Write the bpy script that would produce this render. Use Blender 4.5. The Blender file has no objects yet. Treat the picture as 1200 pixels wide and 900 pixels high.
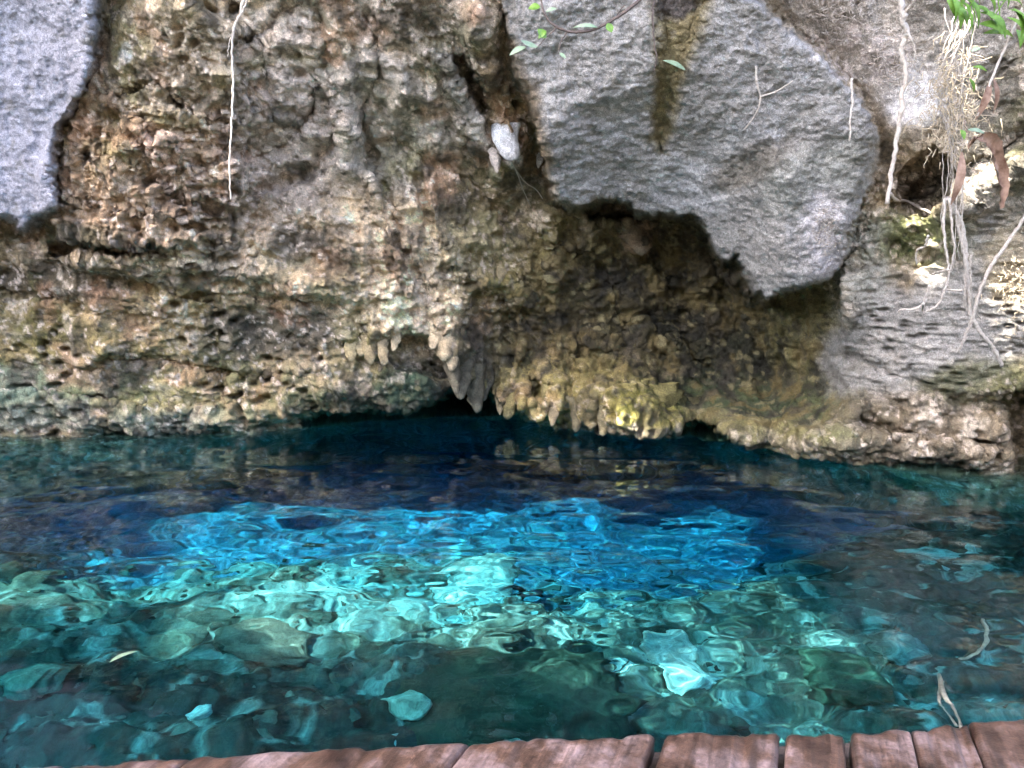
import bpy, bmesh, math, random
import numpy as np
from mathutils import Vector

random.seed(4)
RNG = np.random.default_rng(7)
R = math.radians
sc = bpy.context.scene
col = sc.collection

# ------------------------------------------------------------------ camera
CAMZ, FPX, HOR = 1.5, 890.0, 330.0
PITCH = math.atan((450 - HOR) / FPX)
cam_d = bpy.data.cameras.new('camera')
cam_d.sensor_width = 36.0
cam_d.lens = 36.0 * FPX / 1200.0
cam_d.clip_start = 0.05
cam_d.clip_end = 2000
cam = bpy.data.objects.new('camera', cam_d)
col.objects.link(cam)
cam.location = (0, 0, CAMZ)
cam.rotation_euler = (math.pi / 2 - PITCH, 0, 0)
sc.camera = cam

# ------------------------------------------------------------------ sky, sun, exposure
SUN_ELEV, SUN_AZ = 52.0, -130.0          # azimuth the light comes from, clockwise from +Y
world = bpy.data.worlds.new('World')
sc.world = world
world.use_nodes = True
wn = world.node_tree
bg = wn.nodes['Background']
sky = wn.nodes.new('ShaderNodeTexSky')
sky.sky_type = 'NISHITA'
sky.sun_disc = False
sky.air_density = 0.7
sky.dust_density = 3.0
sky.ozone_density = 0.4
sky.sun_elevation = R(SUN_ELEV)
sky.sun_rotation = R(SUN_AZ)
wn.links.new(sky.outputs[0], bg.inputs[0])
bg.inputs[1].default_value = 0.15
sun_d = bpy.data.lights.new('sun', 'SUN')
sun_d.energy = 2.0
sun_d.angle = R(0.6)
sun_d.color = (1.0, 0.95, 0.86)
sun = bpy.data.objects.new('sun', sun_d)
col.objects.link(sun)
SUNV = Vector((math.sin(R(SUN_AZ)) * math.cos(R(SUN_ELEV)), math.cos(R(SUN_AZ)) * math.cos(R(SUN_ELEV)), math.sin(R(SUN_ELEV))))
sun.rotation_euler = SUNV.to_track_quat('Z', 'Y').to_euler()
sun.location = (-4, -6, 14)
sun_d.cycles.is_caustics_light = True
vs = sc.view_settings
vs.view_transform = 'Standard'
vs.look = 'None'
vs.gamma = 1.0
vs.exposure = 4.1
cy = sc.cycles
cy.use_denoising = True
cy.max_bounces = 7
cy.diffuse_bounces = 3
cy.glossy_bounces = 2
cy.transmission_bounces = 6
cy.caustics_refractive = True
cy.caustics_reflective = False
cy.blur_glossy = 1.0
cy.sample_clamp_indirect = 6.0

# ------------------------------------------------------------------ noise
def _h(ix, iy, iz, k):
    h = (ix.astype(np.uint32) * np.uint32(374761393) + iy.astype(np.uint32) * np.uint32(668265263)
         + iz.astype(np.uint32) * np.uint32(2147483647 & 1274126177) + np.uint32(k * 97531 + 17))
    h = (h ^ (h >> np.uint32(13))) * np.uint32(1274126177)
    h = (h ^ (h >> np.uint32(16))) * np.uint32(2246822519)
    return ((h ^ (h >> np.uint32(15))) & np.uint32(0xFFFFFF)).astype(np.float32) / np.float32(0xFFFFFF)

def vnoise(p, k=0):
    """value noise in [-1, 1] at points p (n, 3)"""
    f = np.floor(p)
    t = (p - f).astype(np.float32)
    t = t * t * t * (t * (t * 6 - 15) + 10)
    i = f.astype(np.int64)
    x, y, z = i[:, 0], i[:, 1], i[:, 2]
    out = 0
    for dx in (0, 1):
        wx = t[:, 0] if dx else 1 - t[:, 0]
        for dy in (0, 1):
            wy = t[:, 1] if dy else 1 - t[:, 1]
            for dz in (0, 1):
                wz = t[:, 2] if dz else 1 - t[:, 2]
                out = out + wx * wy * wz * _h(x + dx, y + dy, z + dz, k)
    return out * 2 - 1

def fbm(p, oct=4, k=0, gain=0.5, ridged=False):
    a, s, o = 1.0, 0.0, 0.0
    q = p.copy()
    for j in range(oct):
        n = vnoise(q, k + j * 7)
        if ridged:
            n = 1 - 2 * np.abs(n)
        o = o + a * n
        s += a
        a *= gain
        q = q * 2.03 + 11.3
    return o / s

def worley(p, k=0, two=False):
    f = np.floor(p)
    i = f.astype(np.int64)
    t = (p - f).astype(np.float32)
    d1 = np.full(len(p), 9.0, np.float32)
    d2 = d1.copy()
    for dx in (-1, 0, 1):
        for dy in (-1, 0, 1):
            for dz in (-1, 0, 1):
                a, b, c = i[:, 0] + dx, i[:, 1] + dy, i[:, 2] + dz
                d = ((dx + _h(a, b, c, k) - t[:, 0]) ** 2 + (dy + _h(a, b, c, k + 1) - t[:, 1]) ** 2
                     + (dz + _h(a, b, c, k + 2) - t[:, 2]) ** 2)
                d2 = np.minimum(d2, np.maximum(d1, d))
                d1 = np.minimum(d1, d)
    d1 = np.sqrt(d1)
    return (d1, np.sqrt(d2)) if two else d1

def sstep(a, b, x):
    t = np.clip((x - a) / (b - a), 0, 1)
    return t * t * (3 - 2 * t)

def poly_sd(u, v, poly):
    """signed distance (pixels) to a polygon, negative inside"""
    P = np.array(poly, np.float64)
    d = np.full(u.shape, 1e18)
    ins = np.zeros(u.shape, bool)
    for (x0, y0), (x1, y1) in zip(P, np.roll(P, -1, 0)):
        ex, ey = x1 - x0, y1 - y0
        t = np.clip(((u - x0) * ex + (v - y0) * ey) / (ex * ex + ey * ey), 0, 1)
        d = np.minimum(d, (u - x0 - t * ex) ** 2 + (v - y0 - t * ey) ** 2)
        if y0 != y1:
            c = ((y0 > v) != (y1 > v)) & (u < (x1 - x0) * (v - y0) / (y1 - y0) + x0)
            ins ^= c
    d = np.sqrt(d)
    return np.where(ins, -d, d)

def line_d(u, v, pts):
    P = np.array(pts, np.float64)
    d = np.full(u.shape, 1e18)
    for (x0, y0), (x1, y1) in zip(P[:-1], P[1:]):
        ex, ey = x1 - x0, y1 - y0
        t = np.clip(((u - x0) * ex + (v - y0) * ey) / (ex * ex + ey * ey), 0, 1)
        d = np.minimum(d, (u - x0 - t * ex) ** 2 + (v - y0 - t * ey) ** 2)
    return np.sqrt(d)

# ------------------------------------------------------------------ pixel -> place
CP, SP = math.cos(PITCH), math.sin(PITCH)
def ray(u, v):
    a = (u - 600.0) / FPX
    b = (450.0 - v) / FPX
    return a, CP + b * SP, -SP + b * CP
def at(u, v, Y):
    x, y, z = ray(u, v)
    t = Y / y
    return Vector((x * t, Y, CAMZ + z * t))
def on_z(u, v, z0):
    x, y, z = ray(u, v)
    t = (z0 - CAMZ) / z
    return Vector((x * t, y * t, z0))

# ------------------------------------------------------------------ object helpers
def tag(o, label=None, cat=None, group=None, kind=None):
    if label: o['label'] = label
    if cat: o['category'] = cat
    if group: o['group'] = group
    if kind: o['kind'] = kind
    return o
def link(name, me, mat, parent=None, smooth=True):
    if mat: me.materials.append(mat)
    if smooth:
        me.polygons.foreach_set('use_smooth', np.ones(len(me.polygons), bool))
    o = bpy.data.objects.new(name, me)
    col.objects.link(o)
    if parent:
        o.parent = parent
    return o
def grid_mesh(name, P, nr, nc, flip=False):
    """P (nr*nc, 3) row-major"""
    me = bpy.data.meshes.new(name)
    r, c = np.meshgrid(np.arange(nr - 1), np.arange(nc - 1), indexing='ij')
    a = (r * nc + c).ravel()
    q = np.stack([a, a + nc, a + nc + 1, a + 1] if not flip else [a, a + 1, a + nc + 1, a + nc], 1).astype(np.int32)
    me.vertices.add(len(P)); me.vertices.foreach_set('co', np.ascontiguousarray(P, np.float32).ravel())
    me.loops.add(q.size); me.loops.foreach_set('vertex_index', q.ravel())
    me.polygons.add(len(q)); me.polygons.foreach_set('loop_start', np.arange(0, q.size, 4, dtype=np.int32))
    me.update(calc_edges=True)
    return me
def set_col(me, C, name='Col'):
    a = me.attributes.new(name, 'FLOAT_COLOR', 'POINT')
    A = np.ones((len(C), 4), np.float32); A[:, :3] = C
    a.data.foreach_set('color', A.ravel())
def py_mesh(name, V, F):
    me = bpy.data.meshes.new(name)
    me.from_pydata([tuple(p) for p in V], [], F)
    me.update()
    return me
def empty(name, loc=(0, 0, 0)):
    o = bpy.data.objects.new(name, None)
    o.empty_display_size = 0.1
    col.objects.link(o)
    o.location = loc
    return o

def tube_geo(pts, rad, sides=7, V=None, F=None, jit=0.0):
    """tube along pts with radius list, closed ends"""
    V = [] if V is None else V
    F = [] if F is None else F
    n = len(pts)
    rad = [rad] * n if not hasattr(rad, '__len__') else rad
    base = len(V)
    pv = [Vector(p) for p in pts]
    up = Vector((0.31, 0.9, 0.13)).normalized()
    for i, p in enumerate(pv):
        t = (pv[min(i + 1, n - 1)] - pv[max(i - 1, 0)]).normalized()
        a = t.cross(up)
        if a.length < 1e-3: a = t.cross(Vector((1, 0, 0)))
        a.normalize(); b = t.cross(a)
        for k in range(sides):
            w = 2 * math.pi * k / sides
            r = rad[i] * (1 + random.uniform(-jit, jit))
            V.append(p + a * (math.cos(w) * r) + b * (math.sin(w) * r))
    for i in range(n - 1):
        for k in range(sides):
            k2 = (k + 1) % sides
            F.append((base + i * sides + k, base + i * sides + k2, base + (i + 1) * sides + k2, base + (i + 1) * sides + k))
    F.append(tuple(base + k for k in range(sides))[::-1])
    F.append(tuple(base + (n - 1) * sides + k for k in range(sides)))
    return V, F
def smooth_line(pts, n=24, wob=0.0):
    """Catmull-Rom through pts, with wobble"""
    P = [Vector(p) for p in pts]
    P = [P[0] * 2 - P[1]] + P + [P[-1] * 2 - P[-2]]
    out = []
    seg = len(P) - 3
    for i in range(n + 1):
        s = min(i / n * seg, seg - 1e-6); j = int(s); t = s - j
        a, b, c, d = P[j:j + 4]
        q = 0.5 * ((2 * b) + (c - a) * t + (2 * a - 5 * b + 4 * c - d) * t * t + (3 * b - a - 3 * c + d) * t ** 3)
        if wob: q = q + Vector((random.gauss(0, wob), random.gauss(0, wob), random.gauss(0, wob)))
        out.append(q)
    return out

# ------------------------------------------------------------------ materials
def mat_new(name):
    m = bpy.data.materials.new(name)
    m.use_nodes = True
    nt = m.node_tree
    return m, nt, nt.nodes['Principled BSDF']
def N(nt, t, **kw):
    n = nt.nodes.new(t)
    for k, v in kw.items():
        if k in n.inputs: n.inputs[k].default_value = v
        else: setattr(n, k, v)
    return n

def mat_rock(name, attr='Col', rough=0.75, bump=0.35, scale=1.0, grain=0.5):
    m, nt, b = mat_new(name)
    L = nt.links.new
    ca = N(nt, 'ShaderNodeVertexColor', layer_name=attr)
    tc = N(nt, 'ShaderNodeNewGeometry')
    n1 = N(nt, 'ShaderNodeTexNoise', Scale=42.0 * scale, Detail=8.0, Roughness=0.7)
    L(tc.outputs['Position'], n1.inputs['Vector'])
    r1 = N(nt, 'ShaderNodeMapRange')
    r1.inputs['From Min'].default_value = 0.3; r1.inputs['From Max'].default_value = 0.7
    r1.inputs['To Min'].default_value = 0.62; r1.inputs['To Max'].default_value = 1.35
    L(n1.outputs[0], r1.inputs['Value'])
    mx = N(nt, 'ShaderNodeMix', data_type='RGBA', blend_type='MULTIPLY')
    mx.inputs[0].default_value = 1.0
    L(ca.outputs['Color'], mx.inputs[6]); L(r1.outputs[0], mx.inputs[7])
    ng = N(nt, 'ShaderNodeTexNoise', Scale=125.0 * scale, Detail=5.0, Roughness=0.75)
    L(tc.outputs['Position'], ng.inputs['Vector'])
    rg = N(nt, 'ShaderNodeMapRange')
    rg.inputs['From Min'].default_value = 0.32; rg.inputs['From Max'].default_value = 0.68
    rg.inputs['To Min'].default_value = 1 - grain; rg.inputs['To Max'].default_value = 1 + grain
    L(ng.outputs[0], rg.inputs['Value'])
    mg = N(nt, 'ShaderNodeMix', data_type='RGBA', blend_type='MULTIPLY')
    mg.inputs[0].default_value = 1.0
    L(mx.outputs[2], mg.inputs[6]); L(rg.outputs[0], mg.inputs[7])
    L(mg.outputs[2], b.inputs['Base Color'])
    n2 = N(nt, 'ShaderNodeTexNoise', Scale=70.0 * scale, Detail=6.0, Roughness=0.65)
    L(tc.outputs['Position'], n2.inputs['Vector'])
    bp = N(nt, 'ShaderNodeBump', Strength=bump, Distance=0.03)
    L(n2.outputs[0], bp.inputs['Height'])
    L(bp.outputs[0], b.inputs['Normal'])
    n3 = N(nt, 'ShaderNodeTexNoise', Scale=3.0 * scale, Detail=3.0)
    L(tc.outputs['Position'], n3.inputs['Vector'])
    r3 = N(nt, 'ShaderNodeMapRange')
    r3.inputs['To Min'].default_value = rough - 0.2; r3.inputs['To Max'].default_value = min(1, rough + 0.2)
    L(n3.outputs[0], r3.inputs['Value']); L(r3.outputs[0], b.inputs['Roughness'])
    b.inputs['Specular IOR Level'].default_value = 0.35
    return m

def mat_plain(name, c0, c1, scale=20.0, rough=0.7, bump=0.2, stretch=(1, 1, 1), trans=0.0):
    m, nt, b = mat_new(name)
    L = nt.links.new
    tc = N(nt, 'ShaderNodeTexCoord')
    mp = N(nt, 'ShaderNodeMapping'); mp.inputs['Scale'].default_value = stretch
    L(tc.outputs['Object'], mp.inputs['Vector'])
    n1 = N(nt, 'ShaderNodeTexNoise', Scale=scale, Detail=6.0, Roughness=0.65)
    L(mp.outputs[0], n1.inputs['Vector'])
    cr = N(nt, 'ShaderNodeValToRGB')
    cr.color_ramp.elements[0].position = 0.3; cr.color_ramp.elements[1].position = 0.7
    cr.color_ramp.elements[0].color = (*c0, 1); cr.color_ramp.elements[1].color = (*c1, 1)
    L(n1.outputs[0], cr.inputs[0]); L(cr.outputs[0], b.inputs['Base Color'])
    bp = N(nt, 'ShaderNodeBump', Strength=bump, Distance=0.01)
    L(n1.outputs[0], bp.inputs['Height']); L(bp.outputs[0], b.inputs['Normal'])
    b.inputs['Roughness'].default_value = rough
    if trans:
        tr = N(nt, 'ShaderNodeBsdfTranslucent')
        L(cr.outputs[0], tr.inputs[0])
        ms = N(nt, 'ShaderNodeMixShader'); ms.inputs[0].default_value = trans
        out = nt.nodes['Material Output']
        L(b.outputs[0], ms.inputs[1]); L(tr.outputs[0], ms.inputs[2]); L(ms.outputs[0], out.inputs[0])
    return m

M_WALL = mat_rock('limestone', bump=1.0, grain=0.6)
M_BED = mat_rock('lake_bed_stone', rough=0.9, bump=0.2, scale=0.4, grain=0.4)

# ------------------------------------------------------------------ water surface height
def water_h(x, y):
    p = np.stack([x, y * 1.0, np.zeros_like(x)], 1).astype(np.float32)
    h = np.zeros(len(x), np.float32)
    near = np.exp(-((x - 0.5) ** 2 / 3.0 + (y - 3.6) ** 2 / 2.2)).astype(np.float32)
    # broad slow swell and wind ripples
    h += 0.010 * vnoise(p * np.array([0.9, 1.3, 1], np.float32), 31)
    h += 0.0088 * vnoise(p * np.array([2.3, 3.4, 1], np.float32) + 5, 32)
    h += (0.0026 + 0.0036 * near) * vnoise(p * np.array([5.0, 7.0, 1], np.float32) + 9, 33)
    h += (0.0006 + 0.0020 * near) * vnoise(p * np.array([10.5, 13.5, 1], np.float32) + 3, 34)
    h += (0.00015 + 0.00045 * near) * vnoise(p * np.array([24.0, 27.0, 1], np.float32) + 3, 35)
    return h

# ------------------------------------------------------------------ the cave wall
U_IN = np.arange(-30, 1231, 1.5)
uu = np.concatenate([np.linspace(-900, -36, 190), U_IN, np.linspace(1236, 1900, 190)])
V_IN = np.arange(-25, 566, 1.4)
vv = np.concatenate([np.linspace(-760, -32, 90), V_IN, np.linspace(572, 760, 24), np.linspace(775, 1350, 24)])
nr, nc = len(vv), len(uu)
Ug, Vg = np.meshgrid(uu, vv)
u, v = Ug.ravel(), Vg.ravel()

def Yw(uq, vq):
    return on_z(uq, vq, 0.0).y
CTRL = [(-800, 400, 6.0), (-500, 300, 6.5), (-500, 0, 5.9), (-800, 0, 5.0), (0, 400, 7.15), (0, 310, 7.2), (0, 0, 6.6), (60, 200, 6.9),
        (150, 400, 7.05), (150, 325, 6.85), (200, 200, 6.75), (200, 0, 6.1), (300, 420, 7.35), (350, 350, 7.0), (350, 200, 6.85), (350, 0, 5.9),
        (440, 420, 7.25), (480, 390, 7.25), (470, 300, 6.95), (480, 150, 6.75), (500, 0, 5.8), (560, 350, 7.5), (600, 250, 7.5), (600, 100, 6.6),
        (600, 450, 7.8), (560, 450, 7.8), (700, 450, 7.55), (700, 490, 7.45), (800, 480, 7.35), (620, 490, 7.75), (700, 330, 7.9), (800, 330, 8.0), (870, 400, 7.9), (750, 270, 8.0), (900, 470, 7.3),
        (950, 420, 7.0), (1000, 350, 6.2), (1000, 450, 6.35), (1050, 300, 5.9), (1100, 400, 5.75), (1190, 450, 5.65), (1100, 500, 5.85),
        (1050, 200, 5.75), (1100, 100, 5.55), (1100, 0, 5.35), (1200, 200, 5.2), (1200, 0, 5.1), (1200, 300, 5.4), (1450, 300, 4.6), (1800, 300, 3.6), (1800, 0, 3.3),
        (-800, -700, 4.2), (-300, -700, 4.4), (200, -700, 4.6), (600, -700, 5.0), (1000, -700, 5.2), (1500, -700, 4.6), (1850, -700, 3.8),
        (0, -300, 5.2), (500, -300, 5.2), (1000, -300, 5.3), (1500, -300, 4.4), (1100, -120, 5.3)]
for a, b in [(-800, 525), (-300, 516), (0, 512), (150, 508), (300, 504), (400, 500), (500, 498), (620, 499), (690, 506), (760, 513), (850, 524), (950, 536), (1050, 545), (1150, 552), (1220, 556), (1400, 590), (1800, 660)]:
    CTRL.append((a, b, Yw(a, b)))
    uc = 2.6 * math.exp(-((a - 650) / 330.0) ** 4)
    CTRL.append((a, b + 45, Yw(a, b) + 0.1 + 0.5 * uc))
    CTRL.append((a, b + 150, Yw(a, b) + 0.15 + uc))
    CTRL.append((a, 1350, Yw(a, b) + 0.5 + uc))
C = np.array(CTRL, np.float64)
kern = lambda r: np.sqrt(r * r + 40.0 ** 2)
A = kern(np.hypot(C[:, None, 0] - C[None, :, 0], C[:, None, 1] - C[None, :, 1]))
wts = np.linalg.solve(A + np.eye(len(C)) * 2.0, C[:, 2] - 6.0)
Y = np.full(u.shape, 6.0)
for k in range(len(C)):
    Y += wts[k] * kern(np.hypot(u - C[k, 0], v - C[k, 1]))

# natural wobble of outlines: warp the pixel coordinates by noise
pw = np.stack([u / 60.0, v / 60.0, np.zeros_like(u)], 1)
wu = 16 * fbm(pw, 4, 101, 0.6)
wv = 13 * fbm(pw + 40, 4, 131, 0.6)
uw, vw = u + wu, v + wv
pw2 = np.stack([u / 9.0, v / 9.0, np.zeros_like(u)], 1)
w2 = fbm(pw2, 3, 161, 0.6)
us, vs_ = u + 5 * w2 + 0.45 * wu, v + 5 * fbm(pw2 + 31, 3, 171, 0.6) + 0.45 * wv       # light warp for crisp outlines

SLAB_L = [(-900, -800), (118, -800), (120, 0), (108, 60), (99, 108), (72, 150), (66, 215), (72, 240), (30, 268), (0, 252), (-300, 270), (-900, 330)]
SLAB_R = [(585, -800), (590, 0), (600, 80), (628, 150), (638, 190), (645, 230), (676, 247), (700, 234), (735, 238), (752, 252), (790, 250), (818, 262), (832, 290), (846, 312), (862, 304), (874, 330), (884, 345), (897, 354), (930, 340), (972, 326),
          (990, 300), (1008, 240), (1030, 200), (1035, 165), (1000, 105), (960, 60), (900, 12), (880, -10), (860, -800)]
ROCK_B = [(105, 70), (130, 20), (215, -40), (280, 60), (300, 230), (262, 292), (150, 298), (58, 290), (70, 200)]
SIDE_R = [(868, -800), (885, -10), (905, 10), (965, 58), (1005, 102), (1042, 165), (1075, 170), (1110, 120), (1180, 60), (1300, -800)]
sdL = poly_sd(us, vs_, SLAB_L)
sdR = poly_sd(us, vs_, SLAB_R)
sdB = poly_sd(uw, vw, ROCK_B)
sdS = poly_sd(uw, vw, SIDE_R)
edge_soft = 9 + 7 * fbm(pw * 0.6 + 77, 2, 181)
mL = sstep(1, -1, sdL / (edge_soft + 4)); mR = sstep(1, -1, sdR / (0.55 * edge_soft + 1)); mB = sstep(26, -26, sdB); mS = sstep(18, -18, sdS)
fade_top = sstep(-230, -30, v)
Y = Y - mB * 0.42 - mS * 0.12
planeL = 6.15 + (v - 260) / 260 * 1.0 + (u - 50) / 400 * 0.2 + 0.006 * np.maximum(-v - 150, 0)
planeR = 6.05 + (v - 340) / 340 * 0.85 - (u - 900) / 300 * 0.50 + 0.0012 * np.maximum(-v - 100, 0)
Y = Y + fade_top * mL * (np.maximum(np.minimum(planeL, Y - 0.15), Y - 0.6) - Y)
Y = Y + fade_top * mR * (np.maximum(np.minimum(planeR, Y - 0.05), Y - 1.05 + 0.85 * sstep(925, 1010, u + 0.3 * (v - 300))) - Y)

# recesses (polygon, soft px, depth m): cave mouths, hollows, undercuts, slits
CAVES = [
    ([(362, 525), (362, 494), (385, 485), (430, 481), (470, 479), (500, 474), (525, 466), (540, 455), (552, 452), (575, 464), (592, 476), (606, 484), (616, 490), (620, 525)], 6, 2.8),
    ([(796, 540), (800, 503), (815, 496), (838, 500), (858, 512), (872, 524), (876, 545)], 5, 1.8),
    ([(120, 520), (122, 508), (150, 503), (170, 507), (270, 507), (272, 520)], 4, 0.7),
    ([(870, 560), (868, 527), (900, 531), (985, 541), (1060, 545), (1145, 552), (1150, 575)], 4, 0.6),
    ([(598, 520), (600, 494), (640, 500), (700, 508), (800, 515), (800, 530), (600, 530)], 5, 1.2),
    ([(530, 60), (545, 62), (556, 85), (562, 110), (570, 128), (560, 136), (550, 120), (542, 98), (532, 88)], 5, 0.5),
    ([(60, 288), (90, 283), (140, 286), (215, 288), (214, 297), (150, 299), (100, 296), (60, 297)], 4, 0.5),
    ([(680, 246), (706, 236), (738, 240), (744, 252), (728, 262), (690, 262)], 5, 0.45),
    ([(274, 45), (300, 35), (325, 12), (338, -10), (350, 0), (335, 30), (300, 48), (276, 66)], 6, 0.3),
    ([(438, 420), (455, 400), (480, 388), (500, 392), (512, 420), (520, 440), (500, 440), (470, 432)], 8, 0.35),
    ([(1050, 240), (1056, 215), (1075, 190), (1095, 175), (1110, 190), (1115, 235), (1080, 245)], 9, 0.55),
    ([(620, 460), (622, 444), (634, 436), (640, 446), (638, 470), (628, 478)], 4, 0.3),
    ([(698, 500), (697, 470), (704, 466), (712, 476), (713, 505)], 4, 0.35),
    ([(1195, 560), (1180, 520), (1172, 470), (1186, 452), (1240, 440), (1240, 570)], 8, 0.6),
    ([(334, 398), (330, 388), (345, 381), (360, 388), (358, 402)], 6, 0.15),
    ([(770, 170), (762, 150), (770, 100), (775, 50), (768, -30), (800, -40), (830, 0), (815, 50), (795, 95), (782, 145), (776, 180)], 7, 0.10),
]
for poly, soft, dep in CAVES:
    Y = Y + dep * sstep(soft, -soft, poly_sd(us, vs_, poly))
# ridges (+ towards the viewer) and grooves along lines: polyline, half width px, m
LINES = [
    ([(505, 62), (530, 80), (548, 130), (565, 165), (582, 200)], 13, 0.22),
    ([(560, 20), (572, 60), (585, 110), (598, 150)], 20, 0.25),
    ([(592, 150), (597, 172), (598, 185)], 15, 0.20),
    ([(870, -10), (905, 22), (935, 48), (962, 68), (985, 92), (1008, 118), (1020, 140), (1034, 165)], 3.0, -0.12),
    ([(0, 300), (80, 303), (200, 300), (280, 296)], 12, 0.10),
    ([(250, 300), (330, 330), (400, 340)], 18, 0.08),
    ([(0, 470), (130, 480), (260, 488), (380, 470)], 14, 0.10),
    ([(0, 455), (60, 460), (160, 470)], 4, -0.06),
    ([(870, 505), (950, 515), (1060, 527), (1150, 536)], 13, 0.12),
    ([(560, 330), (590, 332), (620, 350)], 10, 0.12),
    ([(640, 250), (650, 330), (655, 400)], 12, 0.10),
    ([(735, 258), (748, 280)], 14, 0.22),
    ([(860, 200), (905, 175), (930, 165)], 16, -0.07),
    ([(540, 395), (545, 430), (560, 455)], 16, 0.12),
    ([(100, 100), (140, 112), (180, 100), (222, 132), (262, 142)], 6, -0.16),
    ([(105, 182), (150, 195), (185, 218), (260, 246)], 6, -0.16),
    ([(150, 150), (185, 170), (200, 200)], 9, 0.12),
    ([(215, 205), (240, 190), (280, 180)], 6, -0.10),
    ([(75, 232), (130, 246), (190, 250), (235, 268)], 7, -0.14),
    ([(300, 180), (340, 165), (368, 130), (376, 60), (372, 0)], 6, -0.12),
    ([(300, 228), (332, 216), (370, 196), (395, 150)], 7, -0.14),
    ([(430, 20), (446, 80), (424, 140), (440, 200)], 6, -0.12),
    ([(395, 60), (405, 120), (400, 190)], 12, 0.10),
    ([(432, 205), (458, 285), (480, 350)], 8, 0.10), ([(448, 215), (472, 290), (494, 345)], 5, -0.10),
    ([(500, 225), (522, 300), (545, 365)], 9, 0.12), ([(484, 205), (505, 262), (520, 330)], 5, -0.10),
    ([(470, 170), (500, 190), (560, 215), (590, 250)], 8, -0.12),
    ([(300, 345), (345, 352), (400, 362), (420, 390)], 8, -0.12),
    ([(160, 335), (240, 345), (300, 338)], 6, -0.08),
    ([(0, 345), (70, 350), (140, 372), (200, 372)], 7, -0.10),
    ([(120, 415), (200, 425), (290, 440), (370, 436)], 6, -0.09),
    ([(0, 418), (60, 430), (120, 428)], 6, -0.07),
    ([(255, 390), (262, 420), (258, 460)], 7, -0.09),
    ([(650, 290), (690, 300), (720, 340), (730, 400)], 8, -0.14),
    ([(760, 300), (790, 345), (800, 400), (830, 440)], 9, -0.14),
    ([(840, 300), (850, 360), (890, 400), (900, 460)], 9, -0.14),
    ([(700, 400), (760, 395), (800, 420), (850, 470)], 8, 0.12),
    ([(600, 360), (612, 400), (605, 430)], 7, 0.10), ([(585, 350), (592, 400)], 5, -0.10),
    ([(1000, 420), (1060, 440), (1120, 470), (1160, 480)], 8, -0.10), ([(1010, 495), (1080, 515), (1140, 515)], 7, -0.12),
    ([(1050, 290), (1080, 300), (1120, 300)], 6, -0.10),
    ([(1100, 215), (1150, 190), (1210, 150)], 9, -0.14),
    ([(1110, 250), (1160, 215), (1210, 190)], 10, 0.10),
    ([(990, 260), (1000, 320), (985, 400), (1000, 480)], 12, 0.10),
]
for su, sv, st, sw in [(543, 469, 420, 15), (557, 484, 425, 20), (598, 492, 425, 20), (611, 486, 420, 17), (632, 497, 445, 17), (652, 488, 420, 18), (689, 508, 415, 25), (705, 471, 415, 16), (721, 504, 440, 24), (736, 509, 445, 20), (767, 514, 440, 34), (793, 512, 460, 16), (751, 443, 400, 16), (434, 428, 390, 13), (450, 429, 390, 15), (520, 424, 380, 18), (530, 436, 385, 16)]:
    LINES.append(([(su, sv - 10), (su, sv - 25), (su + 2, st - 15)], sw * 0.55, 0.10))
for pts, wd, amp in LINES:
    Y = Y - amp * np.exp(-(line_d(us, vs_, pts) / wd) ** 2)

# base points, normals, displacement
dx_, dy_, dz_ = ray(u, v)
t_ = Y / dy_
P = np.stack([dx_ * t_, Y, CAMZ + dz_ * t_], 1)
def grid_normals(P):
    G = P.reshape(nr, nc, 3)
    du = np.gradient(G, axis=1); dv = np.gradient(G, axis=0)
    n = np.cross(dv, du).reshape(-1, 3)
    n /= np.linalg.norm(n, axis=1, keepdims=True) + 1e-9
    return n
Nn = grid_normals(P)
view = P - np.array([0, 0, CAMZ]); view /= np.linalg.norm(view, axis=1, keepdims=True)
Nn[(Nn * view).sum(1) > 0] *= -1
Nn = Nn * 0.3 - view * 0.8
Nn /= np.linalg.norm(Nn, axis=1, keepdims=True)

q = P.astype(np.float32)
grey = np.clip(np.maximum(mL, mR), 0, 1)
RG = [(985, 330), (1010, 290), (1060, 330), (1180, 240), (1400, 230), (1400, 420), (1190, 440), (1130, 470), (990, 470), (965, 430), (975, 370)]
mG = sstep(22, -22, poly_sd(uw, vw, RG) + 42 * fbm(pw * 1.6 + 61, 4, 183, 0.6)) * (1 - mR)
mSd = mS * (1 - mR)
fine_zone = np.clip(grey + 0.75 * mG + 0.6 * mSd, 0, 1)
tufa = 1 - fine_zone
cave_in = sstep(6, -10, poly_sd(us, vs_, CAVES[0][0]))
big = fbm(q * 0.9, 3, 1)
mid = fbm(q * 2.6, 4, 11, 0.55)
rid = fbm(q * 4.2 + 0.25 * mid[:, None], 4, 21, 0.55, ridged=True)
w1a, w1b = worley(q * np.array([4.5, 4.5, 6.0], np.float32) + 0.5 * mid[:, None], 41, True)
w2a, w2b = worley(q * np.array([13., 13., 15.], np.float32) + 0.7 * rid[:, None], 45, True)
fine = fbm(q * 26.0, 3, 51, 0.6)
flu = fbm(q * np.array([9.0, 5.0, 1.1], np.float32) + 0.35 * mid[:, None], 3, 61, 0.55)
flutes = sstep(520, 560, u) * sstep(830, 770, u) * sstep(385, 430, v) + 0.75 * sstep(400, 440, u) * sstep(640, 560, u) * sstep(420, 260, v) * sstep(-20, 60, v) + 0.4 * sstep(330, 360, u) * sstep(430, 400, u) * sstep(260, 180, v)
flutes = np.clip(flutes, 0, 1) * tufa
scal = worley(q * np.array([13., 13., 19.], np.float32) + 1.1 * fbm(q * 7, 3, 69)[:, None] + 0.6 * mid[:, None], 71)
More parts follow.
